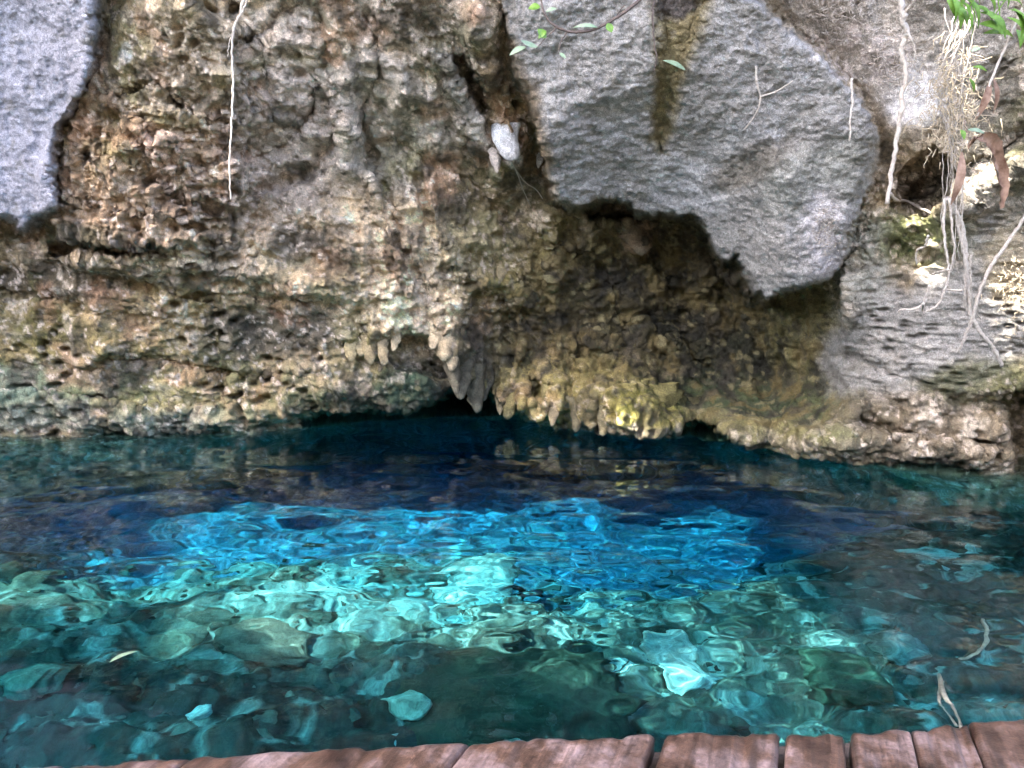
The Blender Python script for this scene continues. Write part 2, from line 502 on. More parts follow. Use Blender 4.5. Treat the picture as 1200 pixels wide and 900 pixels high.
scal2 = worley(q * np.array([30., 30., 44.], np.float32) + 0.5 * fine[:, None], 75)
bedding = fbm(q * np.array([4.0, 4.0, 26.0], np.float32) + 0.5 * mid[:, None], 3, 81, 0.6)
inward = sstep(0.0, 1.0, cave_in)
wq = q + 0.10 * np.stack([mid, fbm(q * 2.4 + 19, 3, 611), fbm(q * 2.4 + 37, 3, 621)], 1)
rid2 = fbm(wq * np.array([5.5, 5.5, 6.8], np.float32), 5, 631, 0.62, ridged=True)
bil = np.abs(fbm(wq * np.array([7.0, 7.0, 8.0], np.float32) + 3, 4, 641, 0.55))
micro = fbm(wq * np.array([30., 30., 36.], np.float32), 3, 651, 0.65)
strat = fbm(wq * np.array([1.6, 1.6, 9.0], np.float32), 4, 661, 0.6)
def zone(cx, cy, rx, ry):
    return np.exp(-((uw - cx) / rx) ** 2 - ((vw - cy) / ry) ** 2)
rug = 0.55 + 0.75 * zone(180, 190, 110, 110) + 0.45 * zone(480, 330, 90, 90) + 0.5 * zone(780, 350, 130, 100) - 0.25 * zone(400, 100, 110, 110) - 0.15 * zone(150, 450, 230, 50) + 0.35 * fbm(q * 1.1 + 5, 2, 671)
rug = np.clip(rug, 0.15, 1.5)
D = 0.10 * big + 0.05 * mid + tufa * 0.16 * fbm(q * 1.7 + 23, 2, 681, ridged=True) * 0.8
D += tufa * rug * (0.13 * mid + 0.10 * (rid2 - 0.2) + 0.10 * (0.5 - w1a) + 0.16 * (bil - 0.2) + 0.05 * (0.4 - w2a) + (0.030 + 0.022 * zone(790, 370, 150, 110)) * micro)
D += tufa * (0.045 * strat * (0.3 + 0.7 * sstep(290, 330, v)))
pit = sstep(0.15, 0.5, fbm(q * 1.4, 2, 91))
D -= tufa * pit * 0.15 * sstep(0.42, 0.10, worley(wq * np.array([5.5, 5.5, 8.5], np.float32) + 0.7 * mid[:, None], 95))
D += flutes * 0.15 * flu
patchy = sstep(-0.5, 0.5, fbm(q * 1.8 + 13, 3, 265))
D += fine_zone * ((0.012 + 0.026 * patchy) * (scal - 0.45) + (0.006 + 0.012 * (1 - patchy)) * (scal2 - 0.5) + 0.022 * fbm(q * np.array([11., 11., 15.], np.float32) + 0.6 * mid[:, None], 4, 267, 0.6) + 0.016 * rid + 0.03 * mid)
D += mG * (0.04 * bedding - 0.06 * sstep(0.45, 0.12, worley(q * np.array([7., 7., 19.], np.float32) + 0.6 * mid[:, None], 97)) * sstep(-0.3, 0.2, fbm(q * 1.7 + 41, 2, 99)))
D += mL * (0.05 * fbm(q * 3.5 + 15, 3, 691) + 0.03 * fbm(q * 8 + 5, 3, 693, ridged=True))
D += mR * (0.014 * fbm(q * np.array([6., 6., 9.], np.float32) + 15, 3, 695, ridged=True) + 0.012 * fbm(q * np.array([34., 34., 44.], np.float32) + 0.8 * fine[:, None], 3, 697, 0.65, ridged=True))
D *= 1 - 0.75 * np.clip(4 * mL * (1 - mL) + 4 * mR * (1 - mR), 0, 1)
D *= 1 - 0.6 * inward
P = P + Nn * D[:, None]

# colours (albedo) by area, with shapes of their own
def blob(cx, cy, rx, ry, ang=0.0, soft=0.35):
    a = math.radians(ang)
    x = (uw - cx) * math.cos(a) + (vw - cy) * math.sin(a)
    y = -(uw - cx) * math.sin(a) + (vw - cy) * math.cos(a)
    r = np.sqrt((x / rx) ** 2 + (y / ry) ** 2)
    return sstep(1 + soft, 1 - soft, r + 0.22 * w2)
col_w = np.tile(np.array([0.30, 0.235, 0.155]), (len(u), 1))
def lay(m, c, s=1.0):
    global col_w
    m = np.clip(np.asarray(m) * s, 0, 1)[:, None]
    col_w = col_w * (1 - m) + np.array(c) * m
lay(blob(180, 190, 150, 130), (0.33, 0.235, 0.16), 0.9)
lay(blob(190, 190, 45, 30, 30), (0.55, 0.42, 0.34), 0.7)
lay(blob(110, 130, 40, 45), (0.10, 0.08, 0.045), 0.8)
lay(blob(190, 130, 50, 20, 10), (0.13, 0.11, 0.04), 0.7)
lay(blob(240, 240, 60, 22, 15), (0.14, 0.10, 0.075), 0.7)
lay(blob(60, 275, 70, 14), (0.07, 0.065, 0.035), 0.8)
lay(blob(420, 90, 170, 130), (0.37, 0.335, 0.295), 0.92)
lay(blob(500, 30, 70, 40), (0.40, 0.33, 0.26), 0.7)
lay(blob(390, 40, 26, 50, 10), (0.16, 0.15, 0.10), 0.8)
lay(blob(455, 150, 30, 60, 15), (0.20, 0.18, 0.13), 0.7)
lay(blob(540, 60, 45, 40), (0.12, 0.11, 0.085), 0.85)
lay(blob(190, 70, 110, 70), (0.30, 0.25, 0.19), 0.8)
lay(blob(330, 150, 70, 120), (0.37, 0.31, 0.27), 0.7)
lay(blob(470, 325, 125, 80, 10), (0.76, 0.60, 0.43), 1.0)
lay(blob(330, 310, 120, 45, 5), (0.60, 0.47, 0.34), 0.85)
lay(blob(230, 305, 120, 18), (0.60, 0.50, 0.36), 0.8)
lay(blob(120, 390, 200, 75), (0.27, 0.21, 0.105), 0.85)
lay(blob(180, 370, 90, 22), (0.42, 0.32, 0.20), 0.6)
lay(blob(60, 385, 60, 14), (0.08, 0.07, 0.04), 0.7)
lay(blob(270, 400, 40, 40), (0.10, 0.09, 0.065), 0.7)
lay(blob(60, 330, 90, 26), (0.055, 0.045, 0.035), 0.8)
lay(blob(330, 385, 70, 30), (0.07, 0.062, 0.05), 0.75)
lay(blob(345, 290, 34, 26), (0.05, 0.045, 0.038), 0.8)
lay(blob(130, 450, 240, 34), (0.22, 0.20, 0.10), 0.75)
lay(blob(60, 452, 110, 26), (0.17, 0.22, 0.17), 0.8)
lay(blob(60, 490, 160, 17), (0.33, 0.32, 0.25), 0.85)
lay(blob(240, 492, 110, 12), (0.34, 0.33, 0.25), 0.8)
lay(blob(340, 480, 90, 18, -8), (0.16, 0.17, 0.08), 0.6)
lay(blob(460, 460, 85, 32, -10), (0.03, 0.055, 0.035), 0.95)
lay(blob(430, 415, 50, 28), (0.20, 0.17, 0.09), 0.7)
lay(blob(610, 260, 90, 110), (0.17, 0.14, 0.085), 0.85)
lay(blob(560, 300, 60, 50), (0.30, 0.27, 0.17), 0.6)
lay(blob(660, 370, 120, 90), (0.14, 0.105, 0.05), 0.9)
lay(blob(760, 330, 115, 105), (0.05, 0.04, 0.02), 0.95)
lay(blob(740, 270, 70, 26), (0.10, 0.085, 0.05), 0.8)
lay(blob(748, 280, 22, 26), (0.28, 0.2, 0.13), 0.9)
lay(blob(640, 310, 26, 60, 15), (0.24, 0.19, 0.10), 0.6)
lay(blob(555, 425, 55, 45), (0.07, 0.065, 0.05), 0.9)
lay(blob(680, 460, 110, 42), (0.24, 0.20, 0.085), 0.9)
lay(blob(770, 480, 50, 34), (0.24, 0.215, 0.07), 0.9)
lay(blob(720, 505, 110, 8), (0.14, 0.12, 0.10), 0.7)
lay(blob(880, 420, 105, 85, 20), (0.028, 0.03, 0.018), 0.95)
lay(blob(830, 340, 50, 60, 25), (0.12, 0.09, 0.045), 0.6)
lay(blob(940, 380, 40, 60, 15), (0.17, 0.15, 0.07), 0.8)
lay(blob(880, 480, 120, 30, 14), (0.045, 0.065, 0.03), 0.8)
lay(blob(900, 507, 110, 16, 8), (0.20, 0.175, 0.085), 0.8)
lay(blob(1000, 480, 60, 50, 40), (0.09, 0.11, 0.045), 0.7)
lay(mG, (0.33, 0.315, 0.295), 0.92)
lay(blob(1080, 500, 110, 40, 6), (0.16, 0.13, 0.095), 0.85)
lay(blob(1150, 450, 70, 26), (0.13, 0.13, 0.06), 0.8)
lay(blob(1010, 530, 160, 10, 6), (0.14, 0.12, 0.09), 0.7)
lay(blob(1070, 275, 70, 34), (0.13, 0.14, 0.065), 0.9)
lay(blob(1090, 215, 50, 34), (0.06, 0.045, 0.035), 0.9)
lay(blob(1160, 150, 70, 130), (0.20, 0.185, 0.16), 0.9)
lay(blob(1180, 310, 30, 50), (0.46, 0.38, 0.26), 0.75)
lay(mSd, (0.36, 0.33, 0.30), 0.85)
lay(blob(1070, 160, 40, 40), (0.30, 0.24, 0.17), 0.6)
lay(sstep(8, -8, sdL), (0.39, 0.385, 0.44))
mRc = sstep(5, -5, sdR + 4 + 6 * fbm(pw2 * 0.5 + 3, 3, 271)); mLc = sstep(5, -5, sdL + 3 + 6 * fbm(pw2 * 0.5 + 9, 3, 275))
lay(blob(1000, 300, 40, 60), (0.30, 0.29, 0.25), 0.85)
lay(mRc, (0.33, 0.315, 0.30))
blotch = fbm(q * 2.2 + 7, 3, 205)
lay(mR * sstep(0.05, 0.5, blotch), (0.43, 0.42, 0.42), 0.8)
lay(blob(142, 62, 8, 12, 0, 0.2), (0.66, 0.66, 0.70), 0.9)
lay(mR * blob(880, 195, 60, 22, -25), (0.15, 0.13, 0.10), 0.75)
lay(mR * blob(960, 210, 80, 40, -20), (0.30, 0.30, 0.27), 0.7)
lay(mR * blob(965, 270, 26, 46), (0.62, 0.58, 0.60), 0.75 * 1.0)
lay(blob(1072, 110, 36, 34), (0.80, 0.76, 0.74), 0.85 * 1.0)  # white calcite, with the sun spot there painted in as well
lay(blob(1010, 60, 60, 40) * sstep(0.0, 0.3, fbm(q * 14, 3, 211)), (0.68, 0.60, 0.57), 0.8)
STR = [(770, 182), (758, 165), (762, 130), (768, 85), (768, 40), (760, -10), (840, -10), (832, 25), (818, 60), (802, 100), (790, 140), (782, 180)]
lay(sstep(7, -7, poly_sd(us, vs_, STR)), (0.20, 0.16, 0.075), 0.95)
lay(blob(795, 5, 34, 18), (0.10, 0.085, 0.085), 0.9)
STR2 = [(590, 20), (606, 60), (632, 110), (634, 145), (650, 190), (640, 215), (605, 195), (560, 130), (560, 60)]
lay(sstep(9, -9, poly_sd(us, vs_, STR2)), (0.17, 0.125, 0.075), 0.9)
lay(sstep(8, -8, poly_sd(us, vs_, [(505, 60), (535, 62), (552, 120), (578, 180), (586, 205), (575, 200), (545, 150), (525, 100)])), (0.36, 0.34, 0.32), 0.8)
lay(sstep(5, -5, poly_sd(us, vs_, [(584, 150), (598, 152), (608, 172), (604, 190), (590, 186), (583, 172)])), (0.82, 0.80, 0.80), 0.95)
# mould and lichen specks, mineral tints
gro = np.clip(blob(800, 360, 170, 120, 15) + blob(900, 440, 110, 70) + 0.6 * blob(660, 370, 90, 80) + 0.5 * blob(560, 430, 60, 50) + 0.6 * blob(450, 470, 90, 30), 0, 1)
sp = fbm(q * 9.0, 4, 221, 0.65)
lay(tufa * sstep(0.12, 0.45, sp) * sstep(-0.4, 0.4, fbm(q * 1.2 + 3, 2, 231)), (0.04, 0.034, 0.026), 0.8)
lay(tufa * sstep(0.15, 0.5, fbm(q * 7.0 + 21, 4, 241, 0.6)), (0.55, 0.47, 0.38), 0.62 * (1 - 0.9 * gro))
lay(tufa * sstep(0.1, 0.5, fbm(q * 2.0 + 51, 3, 251)), (0.15, 0.14, 0.05), 0.5 * (1 - 0.85 * gro))
lay(tufa * (1 - sstep(600, 700, u)) * sstep(0.1, 0.5, fbm(q * 3.0 + 71, 3, 255)), (0.38, 0.23, 0.155), 0.5 * (1 - gro))
lay(fine_zone * sstep(0.2, 0.55, sp), (0.17, 0.16, 0.14), 0.6)
lay(tufa * (1 - gro) * sstep(0.18, 0.42, fbm(q * 18.0 + 9, 3, 291, 0.65)), (0.74, 0.63, 0.54), 0.55)
lay(tufa * sstep(0.2, 0.45, fbm(q * 15.0 + 77, 3, 293, 0.65)), (0.05, 0.042, 0.03), 0.7)
streak = fbm(q * np.array([7.0, 4.0, 0.8], np.float32), 3, 261)
col_w *= (1 + (0.25 + 0.3 * flutes) * streak + 0.25 * fine + 0.22 * micro + 0.2 * sp)[:, None]
lum = col_w.mean(1, keepdims=True)
sat = 1 + 0.16 * tufa[:, None]
col_w = np.clip(lum + (col_w - lum) * sat, 0.012, 1) * (1 + 0.42 * (tufa * (1 - gro)))[:, None]
damp = fbm(q * 3.2 + 61, 4, 281, 0.6)
pk1 = fbm(q * 4.6 + 33, 4, 285, 0.6)
lay(gro * tufa * sstep(0.0, 0.35, pk1), (0.20, 0.15, 0.06), 0.75)
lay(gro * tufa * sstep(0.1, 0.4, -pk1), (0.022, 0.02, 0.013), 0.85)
lay(gro * tufa * sstep(0.25, 0.5, fbm(q * 13 + 3, 3, 287)), (0.34, 0.29, 0.15), 0.6)
lay(tufa * sstep(0.12, 0.38, damp), (0.06, 0.05, 0.036), 0.7)
col_w = np.clip(col_w, 0.012, 0.85)

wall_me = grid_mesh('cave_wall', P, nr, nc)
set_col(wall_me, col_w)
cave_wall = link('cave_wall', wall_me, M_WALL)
tag(cave_wall, 'craggy limestone cave wall rising from the pool, grey slabs above brown tufa', kind='structure')
Pg = P.reshape(nr, nc, 3)
Cg = col_w.reshape(nr, nc, 3)
def wall_at(uq, vq, off=0.0):
    """a point on the wall surface seen at pixel (uq, vq), moved towards the viewer by off metres"""
    i = int(np.clip(np.searchsorted(vv, vq), 0, nr - 1)); j = int(np.clip(np.searchsorted(uu, uq), 0, nc - 1))
    Yq = float(np.median(Pg[max(i - 3, 0):i + 4, max(j - 3, 0):j + 4, 1]))
    return at(uq, vq, Yq - off)
def wall_col(uq, vq):
    i = int(np.clip(np.searchsorted(vv, vq), 0, nr - 1)); j = int(np.clip(np.searchsorted(uu, uq), 0, nc - 1))
    return Cg[max(i - 4, 0):i + 5, max(j - 4, 0):j + 5].reshape(-1, 3).mean(0)
PXM = lambda Yq: Yq / FPX      # metres per pixel at depth Y

# ------------------------------------------------------------------ stalactites, parts of the wall
def stalactite(ut, vt, vtop, wpx, tint=None, squash=0.8, knob=1.0, Yset=None, rough=1.0):
    top = wall_at(ut, vtop, 0.03)
    Yq = Yset or min(top.y, 7.9)
    tip = at(ut + random.uniform(-1.5, 1.5), vt, Yq - 0.04)
    top = at(ut + random.uniform(-3, 3), vtop - 6, Yq + 0.13)
    wpx = wpx * random.uniform(1.05, 1.35)
    bend = random.uniform(-0.25, 0.25)
    r0 = wpx * 0.5 * PXM(Yq)
    nk, nrg = 14, 20
    V = []
    for i in range(nrg):
        s = i / (nrg - 1)
        c = top.lerp(tip, s) + Vector((r0 * bend * math.sin(s * 5), 0, 0))
        prof = (1 - 0.42 * s ** 1.4) * math.sqrt(max(1e-4, 1 - max(0, (s - 0.72) / 0.28) ** 2.2)) * knob
        prof = max(prof, 0.04)
        for k in range(nk):
            w = 2 * math.pi * k / nk
            V.append((c.x + r0 * prof * math.cos(w), c.y + r0 * prof * squash * math.sin(w), c.z))
    V = np.array(V, np.float32)
    nd = fbm(V * np.array([14, 14, 6], np.float32), 3, 301) * 0.75 + fbm(V * np.array([36, 36, 20], np.float32), 2, 311) * 0.4
    ctr = np.repeat(np.array([top.lerp(tip, i / (nrg - 1)) for i in range(nrg)], np.float32), nk, 0)
    V = V + (V - ctr) * nd[:, None] * 0.9 * rough
    V[:, 2] += 0.3 * r0 * nd * 0.5
    F = []
    for i in range(nrg - 1):
        for k in range(nk):
            k2 = (k + 1) % nk
            F.append((i * nk + k, (i + 1) * nk + k, (i + 1) * nk + k2, i * nk + k2))
    F.append(tuple((nrg - 1) * nk + k for k in range(nk))[::-1])
    me = py_mesh('stalactite', V, F)
    c0 = wall_col(ut, vtop) if tint is None else np.array(tint)
    s = np.repeat(np.linspace(0, 1, nrg), nk)
    if tint is not None and tint[0] < 0.5: c0 = 0.45 * c0 + 0.55 * wall_col(ut, vtop)
    cc = c0[None] * (1 + 0.8 * fbm(V * 14, 3, 321)[:, None])
    if tint is not None and tint[0] < 0.5:
        tipc = np.array([0.25, 0.23, 0.17])
        cc = cc * (1 - 0.35 * sstep(0.75, 1, s)[:, None]) + tipc * 0.35 * sstep(0.75, 1, s)[:, None]
    set_col(me, np.clip(cc, 0.02, 0.85))
    return link('stalactite', me, M_WALL, cave_wall)
YG, GR, OL, TN = (0.26, 0.215, 0.085), (0.13, 0.12, 0.095), (0.20, 0.17, 0.07), (0.40, 0.31, 0.19)
ST = [(534, 462, 420, 15, GR), (543, 469, 425, 15, GR), (557, 484, 432, 20, GR), (570, 470, 435, 14, GR), (584, 486, 462, 9, GR), (598, 492, 436, 20, YG), (611, 486, 430, 17, YG), (624, 455, 418, 15, YG),
      (632, 497, 455, 17, YG), (641, 488, 440, 13, OL), (652, 488, 428, 18, YG), (664, 494, 430, 17, OL), (676, 492, 425, 14, YG), (689, 508, 425, 25, YG), (705, 471, 425, 16, OL), (707, 512, 470, 14, GR),
      (721, 504, 452, 24, YG), (736, 509, 455, 22, YG), (752, 511, 450, 20, OL), (767, 514, 455, 34, YG), (782, 505, 460, 18, OL), (793, 512, 470, 16, OL), (751, 443, 408, 16, OL), (738, 440, 402, 22, GR),
      (413, 424, 398, 13, TN), (424, 418, 395, 11, TN), (434, 428, 398, 13, TN), (450, 429, 396, 15, TN), (462, 412, 390, 12, TN), (520, 424, 392, 18, TN), (530, 436, 400, 16, TN), (508, 410, 385, 12, TN),
      (556, 330, 306, 12, TN), (564, 335, 308, 11, TN), (573, 333, 310, 10, TN), (586, 331, 305, 13, TN), (690, 455, 420, 14, OL), (660, 452, 420, 13, OL), (812, 500, 470, 18, OL), (648, 500, 470, 13, GR), (676, 506, 470, 15, GR)]
for s_ in ST:
    stalactite(s_[0], s_[1], s_[2], s_[3], s_[4])
stalactite(596, 190, 152, 22, (0.80, 0.78, 0.78), knob=1.15, rough=0.15)['label'] = 'white calcite bulb on brown column'
stalactite(580, 203, 165, 14, (0.48, 0.45, 0.44))
stalactite(631, 197, 180, 8, (0.75, 0.73, 0.68))
stalactite(748, 299, 262, 26, (0.30, 0.215, 0.14))

# ------------------------------------------------------------------ lake bed
by = np.concatenate([np.linspace(-0.5, 2.2, 30), np.linspace(2.22, 7.0, 330), np.linspace(7.05, 14.0, 90)])
bx = np.concatenate([np.linspace(-10, -5.6, 40), np.linspace(-5.58, 5.58, 560), np.linspace(5.6, 10, 40)])
BX, BY = np.meshgrid(bx, by)
x, y = BX.ravel(), BY.ravel()
pb = np.stack([x, y, np.zeros_like(x)], 1).astype(np.float32)
def bed_base(x, y):
    z = -1.15 - 0.10 * (y - 3.0) - 1.5 * sstep(4.2, 7.6, y + 0.3 * np.sin(x * 1.3)) - 0.3 * np.maximum(y - 8.5, 0)
    z += 0.30 * sstep(1.5, 4.0, x) + 0.25 * sstep(-2.0, -4.0, x)
    z += 7.0 * sstep(11.0, 13.5, y) + 4.5 * sstep(8.0, 10.0, np.abs(x))
    return z
zb = bed_base(x, y)
bw1a, bw1b = worley(pb * 1.5 + 0.25 * fbm(pb * 2, 2, 501)[:, None], 505, True)
bw2a, bw2b = worley(pb * 4.0 + 0.25 * fbm(pb * 4, 2, 511)[:, None], 515, True)
bw3a, bw3b = worley(pb * 9.0, 525, True)
bf = fbm(pb * 3.0, 5, 531, 0.55)
zb = zb + 0.30 * (0.5 - bw1a) + 0.16 * (0.45 - bw2a) + 0.08 * (0.45 - bw3a) + 0.12 * bf + 0.05 * fbm(pb * 14, 3, 533, 0.6, ridged=True) + 0.35 * fbm(pb * 0.7, 2, 541)
cellv = vnoise(np.floor(pb * 0) + np.stack([bw1a * 0, bw1a * 0, bw1a * 0], 1), 1)
cb = np.tile(np.array([0.13, 0.14, 0.10]), (len(x), 1))
def layb(m, c, s=1.0):
    global cb
    m = np.clip(m * s, 0, 1)[:, None]
    cb = cb * (1 - m) + np.array(c) * m
layb(sstep(-0.1, 0.45, fbm(pb * 2.2 + 5, 4, 551)), (0.31, 0.42, 0.35), 0.75)
layb(sstep(0.0, 0.4, fbm(pb * 3.1 + 15, 4, 561, 0.6)), (0.09, 0.10, 0.065), 0.8)
layb(sstep(0.1, 0.4, fbm(pb * 5.1 + 25, 4, 571, 0.6)), (0.05, 0.06, 0.045), 0.7)
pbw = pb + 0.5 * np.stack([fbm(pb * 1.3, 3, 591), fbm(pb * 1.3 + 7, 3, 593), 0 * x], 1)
shade_zones = np.exp(-((pbw[:, 0] + 2.2) / 1.5) ** 2 - ((pbw[:, 1] - 3.1) / 0.75) ** 2) + np.exp(-((pbw[:, 0] - 3.3) / 1.6) ** 2 - ((pbw[:, 1] - 4.2) / 2.0) ** 2) + np.exp(-((pbw[:, 0] + 0.3) / 0.9) ** 2 - ((pbw[:, 1] - 3.2) / 0.5) ** 2)
layb(sstep(0.15, 0.7, shade_zones + 0.25 * fbm(pb * 4, 3, 595)), (0.03, 0.036, 0.03), 0.9)  # shade painted into the bed colour at left, right and near centre
layb(sstep(0.05, 0.0, bw2b - bw2a), (0.05, 0.055, 0.045), 0.5)
layb(sstep(-1.5, -3.0, zb + 0.5 * fbm(pb * 1.5, 3, 597)), (0.36, 0.38, 0.46), 0.85)  # deep pale silt, its blue tint standing in for scattered light
cb *= (1 + 0.6 * fbm(pb * 11, 4, 581, 0.65))[:, None]
layb(sstep(0.25, 0.5, fbm(pb * 8 + 45, 3, 585)), (0.55, 0.58, 0.48), 0.7)
layb(np.exp(-((pbw[:, 0] + 0.4) / 1.3) ** 2 - ((pbw[:, 1] - 4.9) / 0.7) ** 2) * sstep(-0.35, 0.15, fbm(pb * 3.3 + 2, 3, 599)), (0.62, 0.80, 0.72), 0.75)  # centre of the bed painted paler to brighten the sunlit patch
cb *= 0.6
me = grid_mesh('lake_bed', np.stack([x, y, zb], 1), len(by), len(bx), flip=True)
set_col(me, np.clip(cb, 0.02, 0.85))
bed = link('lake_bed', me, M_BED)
tag(bed, 'rocky pale lake bed dropping into deep blue water', kind='structure')
bed.cycles.is_caustics_receiver = True

# ------------------------------------------------------------------ water
wy = 1.2 * np.exp(np.linspace(0, math.log(11.5 / 1.2), 640))
wx = np.linspace(-1.15, 1.15, 760)
WX = (wx[None, :] * (wy[:, None] * 0.95 + 0.6)); WY = np.repeat(wy[:, None], len(wx), 1)
x, y = WX.ravel(), WY.ravel()
me = grid_mesh('water', np.stack([x, y, water_h(x, y)], 1), len(wy), len(wx), flip=True)
m, nt, b = mat_new('water')
nt.nodes.remove(b)
g = N(nt, 'ShaderNodeBsdfGlass', IOR=1.33, Roughness=0.0)
g.inputs['Color'].default_value = (1, 1, 1, 1)
out = nt.nodes['Material Output']
nt.links.new(g.outputs[0], out.inputs['Surface'])
water = link('water', me, m)
tag(water, 'clear turquoise cave pool with small ripples', kind='structure')
water.cycles.is_caustics_caster = True
# the body of water: absorbs red along the light's way; closed box under and round the surface sheet
m, nt, b = mat_new('water_body')
nt.nodes.remove(b)
va = N(nt, 'ShaderNodeVolumeAbsorption', Density=0.95)
va.inputs['Color'].default_value = (0.0, 0.775, 0.895, 1)
nt.links.new(va.outputs[0], nt.nodes['Material Output'].inputs['Volume'])
V = [(sx, sy, sz) for sz in (-9.0, 0.03) for sy in (0.9, 14.5) for sx in (-14.0, 14.0)]
F = [(0, 2, 3, 1), (4, 5, 7, 6), (0, 1, 5, 4), (2, 6, 7, 3), (0, 4, 6, 2), (1, 3, 7, 5)]
link('water_body', py_mesh('water_body', V, F), m, water, smooth=False)

# ------------------------------------------------------------------ refraction helper: where the bed is for a pixel seen through the water
def under(uq, vq, z):
    d = Vector(ray(uq, vq)).normalized()
    p = Vector((0, 0, CAMZ)) + d * (CAMZ / -d.z)
    e = 1 / 1.33
    c = -d.z
    t = d * e + Vector((0, 0, 1)) * (e * c - math.sqrt(1 - e * e * (1 - c * c)))
    return p + t * (z / t.z)
def bed_z(xq, yq):
    return float(zb.reshape(len(by), len(bx))[min(np.searchsorted(by, yq), len(by) - 1), min(np.searchsorted(bx, xq), len(bx) - 1)])
def on_bed(uq, vq):
    z = -1.2
    for _ in range(8):
        p = under(uq, vq, z)
        z = 0.5 * z + 0.5 * max(bed_z(p.x, p.y), -4)
    return p

# ------------------------------------------------------------------ unseen roof added to block the sun, with holes shaped for the sun patches
def sun_to(px, py, z):
    """where the sun ray that lands at water point (px, py, 0) passes height z"""
    k = z / SUNV.z
    return px + SUNV.x * k, py + SUNV.y * k
ROOF_Z = 9.0
SPOT = [(-60, 690), (60, 650), (170, 610), (300, 590), (420, 585), (560, 570), (700, 556), (870, 552), (905, 600), (830, 645), (900, 690), (930, 760), (930, 835), (830, 862), (740, 858), (690, 820), (600, 790), (500, 762), (420, 748), (330, 762), (240, 772), (150, 762), (185, 705), (60, 722), (-60, 740)]
def sun_entry(uq, vq):
    """the water point where the sun enters to light the bed seen at a pixel"""
    p = on_bed(uq, vq)
    h = Vector((SUNV.x, SUNV.y, 0)).normalized()
    sn = math.cos(R(SUN_ELEV)) / 1.33
    return p.x + h.x * -p.z * sn / math.sqrt(1 - sn * sn), p.y + h.y * -p.z * sn / math.sqrt(1 - sn * sn)
hole = []
for a, b in SPOT:
    ex, ey = sun_entry(a, b)
    hole.append(sun_to(ex, min(ey, 6.85), ROOF_Z))
hole = np.array(hole)
ru = np.linspace(-14.5, 3.2, 200); rv = np.linspace(-4.6, 6.0, 130)
rX, rY = np.meshgrid(ru, rv)
rp = np.stack([rX.ravel(), rY.ravel(), np.zeros(rX.size)], 1).astype(np.float32)
rz = ROOF_Z + 0.5 * fbm(rp * 0.5, 4, 401) + 0.3 * fbm(rp * 1.7, 3, 411)
hd = poly_sd(rp[:, 0].astype(float) + 0.25 * fbm(rp * 1.5, 3, 421), rp[:, 1].astype(float) + 0.25 * fbm(rp * 1.5 + 9, 3, 431), hole) + 0.75 * fbm(rp * 3.2 + 4, 3, 435, 0.6)
for spot in ([(1045, 84), (1075, 60), (1115, 50), (1158, 95), (1186, 170), (1186, 262), (1155, 275), (1135, 190), (1100, 150), (1055, 148)],):
    h2 = []
    for a, b in spot:
        w_ = wall_at(a, b, 0.35)
        k = (ROOF_Z - w_.z) / SUNV.z
        h2.append((w_.x + SUNV.x * k, w_.y + SUNV.y * k))
    hd = np.minimum(hd, poly_sd(rp[:, 0].astype(float), rp[:, 1].astype(float), h2) - 0.16)
rp[:, 2] = rz
V = np.concatenate([rp, rp + np.array([0, 0, 0.5], np.float32)])
nV = len(rp); ncr = len(ru)
keep = (hd > 0).reshape(len(rv), ncr)
F = []
kq = keep[:-1, :-1] & keep[1:, :-1] & keep[:-1, 1:] & keep[1:, 1:]
for r_ in range(len(rv) - 1):
    for c_ in range(ncr - 1):
        if kq[r_, c_]:
            a = r_ * ncr + c_
            F.append((a, a + ncr, a + ncr + 1, a + 1))
            F.append((nV + a, nV + a + 1, nV + a + ncr + 1, nV + a + ncr))
me = py_mesh('shade_roof', V, F)
set_col(me, np.clip(np.array([0.36, 0.34, 0.31])[None] * (1 + 0.4 * fbm(V.astype(np.float32) * 1.2, 3, 441)[:, None]), 0.03, 0.8))
tag(link('shade_roof', me, M_WALL), 'unseen limestone roof added to shade the pool, openings shaped for the sun', kind='structure')

